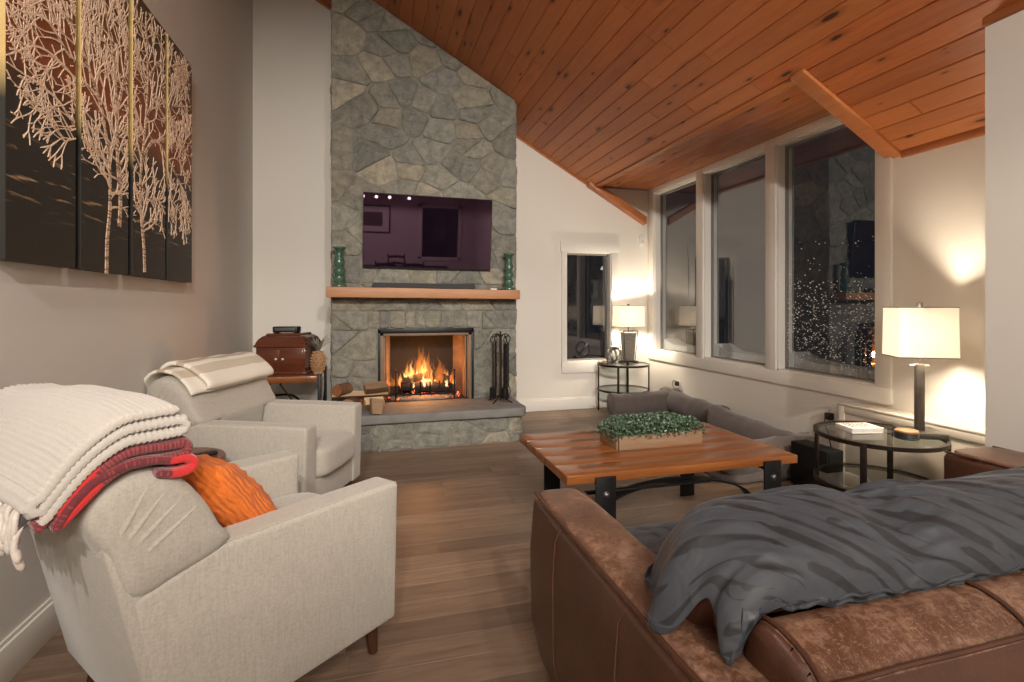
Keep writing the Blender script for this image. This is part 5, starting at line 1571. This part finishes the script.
for i, (y0, y1) in enumerate(spans):
    t = thing('painting_panel', labs[i], 'painting', (XL, (y0+y1)/2, V0), 0, 'four panel tree painting')
    oy = (y0+y1)/2
    bm = NB(); vs = box(bm, .002, .046, y0-oy, y1-oy, 0, V1-V0, .0015, 1)
    for f in bm.faces: f.material_index = 0 if f.normal.x > .9 or f.calc_center_median().x > .0455 else 1
    # the image keeps one coordinate frame over all panels
    o = obj('canvas', bm, [PAINT.m, EDGE.m], t, smooth=False)
    bm = NB()
    for p, q, w, w2 in segs:
        m_ = (p[0]+q[0])/2
        if not (y0+.003 < m_ < y1-.003): continue
        if max(p[1], q[1]) > V1-V0-.006: continue
        f_ = lambda yy: min(max(yy, y0+.002), y1-.002)-oy
        d = Vector((q[0]-p[0], q[1]-p[1]))
        if d.length < 1e-5: continue
        nn = Vector((-d.y, d.x)).normalized(); w = max(w*.86, .0019); w2 = max(w2*.86, .0017); e = d.normalized()*.5
        thick = max(w, w2) > .0062
        A = [(p[0]+nn.x*w-e.x*w, p[1]+nn.y*w-e.y*w), (p[0]-nn.x*w-e.x*w, p[1]-nn.y*w-e.y*w), (q[0]-nn.x*w2+e.x*w2, q[1]-nn.y*w2+e.y*w2), (q[0]+nn.x*w2+e.x*w2, q[1]+nn.y*w2+e.y*w2)]
        top = .0478+.0009*rng.random(); m2 = ((p[0]+q[0])/2, (p[1]+q[1])/2)
        lo_ = [bm.verts.new((.0455, f_(a), b)) for a, b in A]; hi_ = [bm.verts.new((top, f_(m2[0]+(a-m2[0])*.85), m2[1]+(b-m2[1])*.85)) for a, b in A]
        try:
            fs = [bm.faces.new(hi_)]+[bm.faces.new((lo_[k], lo_[(k+1) % 4], hi_[(k+1) % 4], hi_[k])) for k in range(4)]
            for f in fs: f.material_index = 1 if thick else 0
        except ValueError: pass
    obj('painted_tree', bm, [BRP, BRK.m], o, smooth=False)

# ------------------------------------------------------------------ dining end behind the camera (seen in the television)
DARKW = wood('espresso_wood', (.018, .010, .007), (.04, .022, .014), 'x', 1.0, .4)
dt = thing('dining_table', 'long dark dining table behind the camera reflected in the television', 'dining table', (.75, -2.0, 0))
bm = NB(); box(bm, -.95, .95, -.5, .5, .715, .755, .006); obj('tabletop', bm, DARKW, dt)
for sx in (-1, 1):
    for sy in (-1, 1):
        bm = NB(); box(bm, sx*.85-.04, sx*.85+.04, sy*.42-.04, sy*.42+.04, 0, .715, .004); obj('leg', bm, DARKW, dt)
def dchair(x, y, rz, label):
    t = thing('dining_chair', label, 'dining chair', (x, y, 0), rz, 'dark ladder back dining chairs')
    bm = NB(); box(bm, -.21, .21, -.2, .2, .43, .46, .008); obj('seat', bm, DARKW, t)
    for sx in (-1, 1):
        bm = NB(); tube(bm, [(sx*.19, .18, 0), (sx*.19, .18, .44)], .017, 8); obj('leg', bm, DARKW, t)
        bm = NB(); tube(bm, [(sx*.19, -.18, 0), (sx*.19, -.19, .45), (sx*.19, -.25, .98)], .017, 8); obj('leg', bm, DARKW, t)
    for z in (.60, .74, .90):
        bm = NB(); pts = [(-.19+.38*k/8, -.19-.06*(z-.45)/.53-.02*sin(pi*k/8), z+.018*sin(pi*k/8)) for k in range(9)]
        tube(bm, pts, .032, 8, flat=.3) if False else [box(bm, min(p[0], q[0]), max(p[0], q[0])+.001, (p[1]+q[1])/2-.008, (p[1]+q[1])/2+.008, (p[2]+q[2])/2-.03, (p[2]+q[2])/2+.03) for p, q in zip(pts, pts[1:])]
        obj('back_slat', bm, DARKW, t)
dchair(.25, -1.42, pi, 'dark ladder back dining chair behind the camera near the table head'); dchair(.85, -1.42, pi, 'dark ladder back dining chair behind the camera at the middle of the table')
dchair(.55, -2.62, 0, 'dark ladder back dining chair on the far side of the dining table')
fr_ = thing('framed_picture', 'white matted picture in a dark frame on the dining wall', 'picture', (-.05, YF+.001, 1.75))
bm = NB()
for a_, b_, c_, d_ in ((-.5, -.46, -.36, .36), (.46, .5, -.36, .36), (-.5, .5, .32, .36), (-.5, .5, -.36, -.32)): box(bm, a_, b_, 0, .03, c_, d_, .003)
obj('frame', bm, DARKW, fr_)
bm = NB(); box(bm, -.47, .47, .0, .012, -.33, .33); obj('mat_board', bm, PAPER, fr_)
bm = NB(); box(bm, -.30, .30, .01, .014, -.18, .18); obj('print', bm, plain('dark_print', (.10, .07, .06), .6, var=.6, scale=6), fr_)
w5 = winthing(5); w5.location = (1.75, YF, 0)
bm = NB()
for a_, b_, c_, d_ in ((-.58, -.48, .75, 2.2), (.48, .58, .75, 2.2), (-.58, .58, 2.1, 2.2), (-.58, .58, .70, .8)): box(bm, a_, b_, -.001, .025, c_, d_, .002)
obj('casing', bm, TRIM, w5)
bm = NB(); box(bm, -.49, .49, .0, .006, .79, 2.11); obj('pane', bm, plain('night_glass', (.006, .006, .008), .05, var=0), w5, smooth=False)
PBULB = emis('pendant_bulb_glow', (1, .86, .70), 30)
pf = thing('pendant_fixture', 'bar of four clear bulb pendants over the dining table', 'pendant light', (.3, -2.0, 2.25))
bm = NB(); tube(bm, [(-.6, 0, .35), (.6, 0, .35)], .012, 8); tube(bm, [(0, 0, .35), (0, 0, zc(.3)-2.25)], .008, 8); obj('bar', bm, BLACKM, pf)
for x in (-.5, -.22, .06, .48):
    bm = NB(); tube(bm, [(x, 0, .35), (x, 0, .10)], .004, 6); lathe(bm, [(0, .07), (.02, .07), (.02, .11), (0, .115)], 12, (x, 0, 0)); dr = obj('drop', bm, BLACKM, pf)
    bm = NB(); lathe(bm, [(0, .012), (.02, .016), (.032, .035), (.028, .055), (.015, .072), (0, .075)], 14, (x, 0, 0)); obj('bulb', bm, PBULB, dr)

# ------------------------------------------------------------------ light
w = bpy.data.worlds.new('night'); sc.world = w; w.use_nodes = True
w.node_tree.nodes['Background'].inputs[0].default_value = (.012, .014, .018, 1); w.node_tree.nodes['Background'].inputs[1].default_value = .6
def spot(loc, power, size=150, blend=.6, rad=.06, col=(1, .925, .835), aim=(0, 0, -1)):
    ld = bpy.data.lights.new('ceiling_and_fill_spot', 'SPOT'); ld.energy = power; ld.spot_size = R(size); ld.spot_blend = blend; ld.shadow_soft_size = rad; ld.color = col
    o = bpy.data.objects.new('ceiling_and_fill_spot', ld); C.objects.link(o); o.location = loc
    o.rotation_euler = Vector(aim).to_track_quat('-Z', 'Y').to_euler()
WARM = (1, .925, .835)
def can_and_fill(x, y, p=27):
    z = zc(x)-.03
    spot((x, y, z-.02), p, 125, .55, .07, WARM)
for x, y in ((-.5, 1.2), (-.35, -.6), (1.1, -.6)): can_and_fill(x, y, 46 if (x < 0 < y) else 27)
can_and_fill(.45, 2.3, 40)  # added fill light, not a real fixture: lifts the left wall and floor
# track heads behind the camera aimed down the room
for x, y, z, ax, az, p in ((-.5, -2.6, 3.5, -.5, .9, 290), (.2, -2.6, 3.4, .5, 1.1, 290), (.9, -2.6, 3.2, 1.7, .9, 290), (1.6, -2.6, 2.9, 3.0, 1.2, 190)):
    spot((x, y, z), p*1.45, 54, .85, .06, WARM, (ax-x, 5.3-y, az-z))
# pendants over the dining table behind the camera
for x in (-.20, .08, .36, .78):
    ld = bpy.data.lights.new('pendant_bulb', 'SPOT'); ld.spot_size = R(176); ld.spot_blend = .12; ld.energy = 58; ld.shadow_soft_size = .05; ld.color = (1, .915, .82)
    o = bpy.data.objects.new('pendant_bulb', ld); C.objects.link(o); o.location = (x, -2.0, 2.25)
# firelight
ld = bpy.data.lights.new('firelight', 'POINT'); ld.energy = 24; ld.color = (1, .40, .12); ld.shadow_soft_size = .10
o = bpy.data.objects.new('firelight', ld); C.objects.link(o); o.location = (gx-.03, gy-.02, FZ0+.22)

sc.cycles.use_denoising = True
sc.cycles.max_bounces = 10; sc.cycles.transparent_max_bounces = 16
sc.cycles.sample_clamp_indirect = 6; sc.cycles.caustics_reflective = False; sc.cycles.caustics_refractive = False
vs_ = sc.view_settings
vs_.view_transform = 'Standard'; vs_.look = 'None'; vs_.gamma = 1; vs_.use_curve_mapping = False; vs_.exposure = 0.27
sc.display_settings.display_device = 'sRGB'
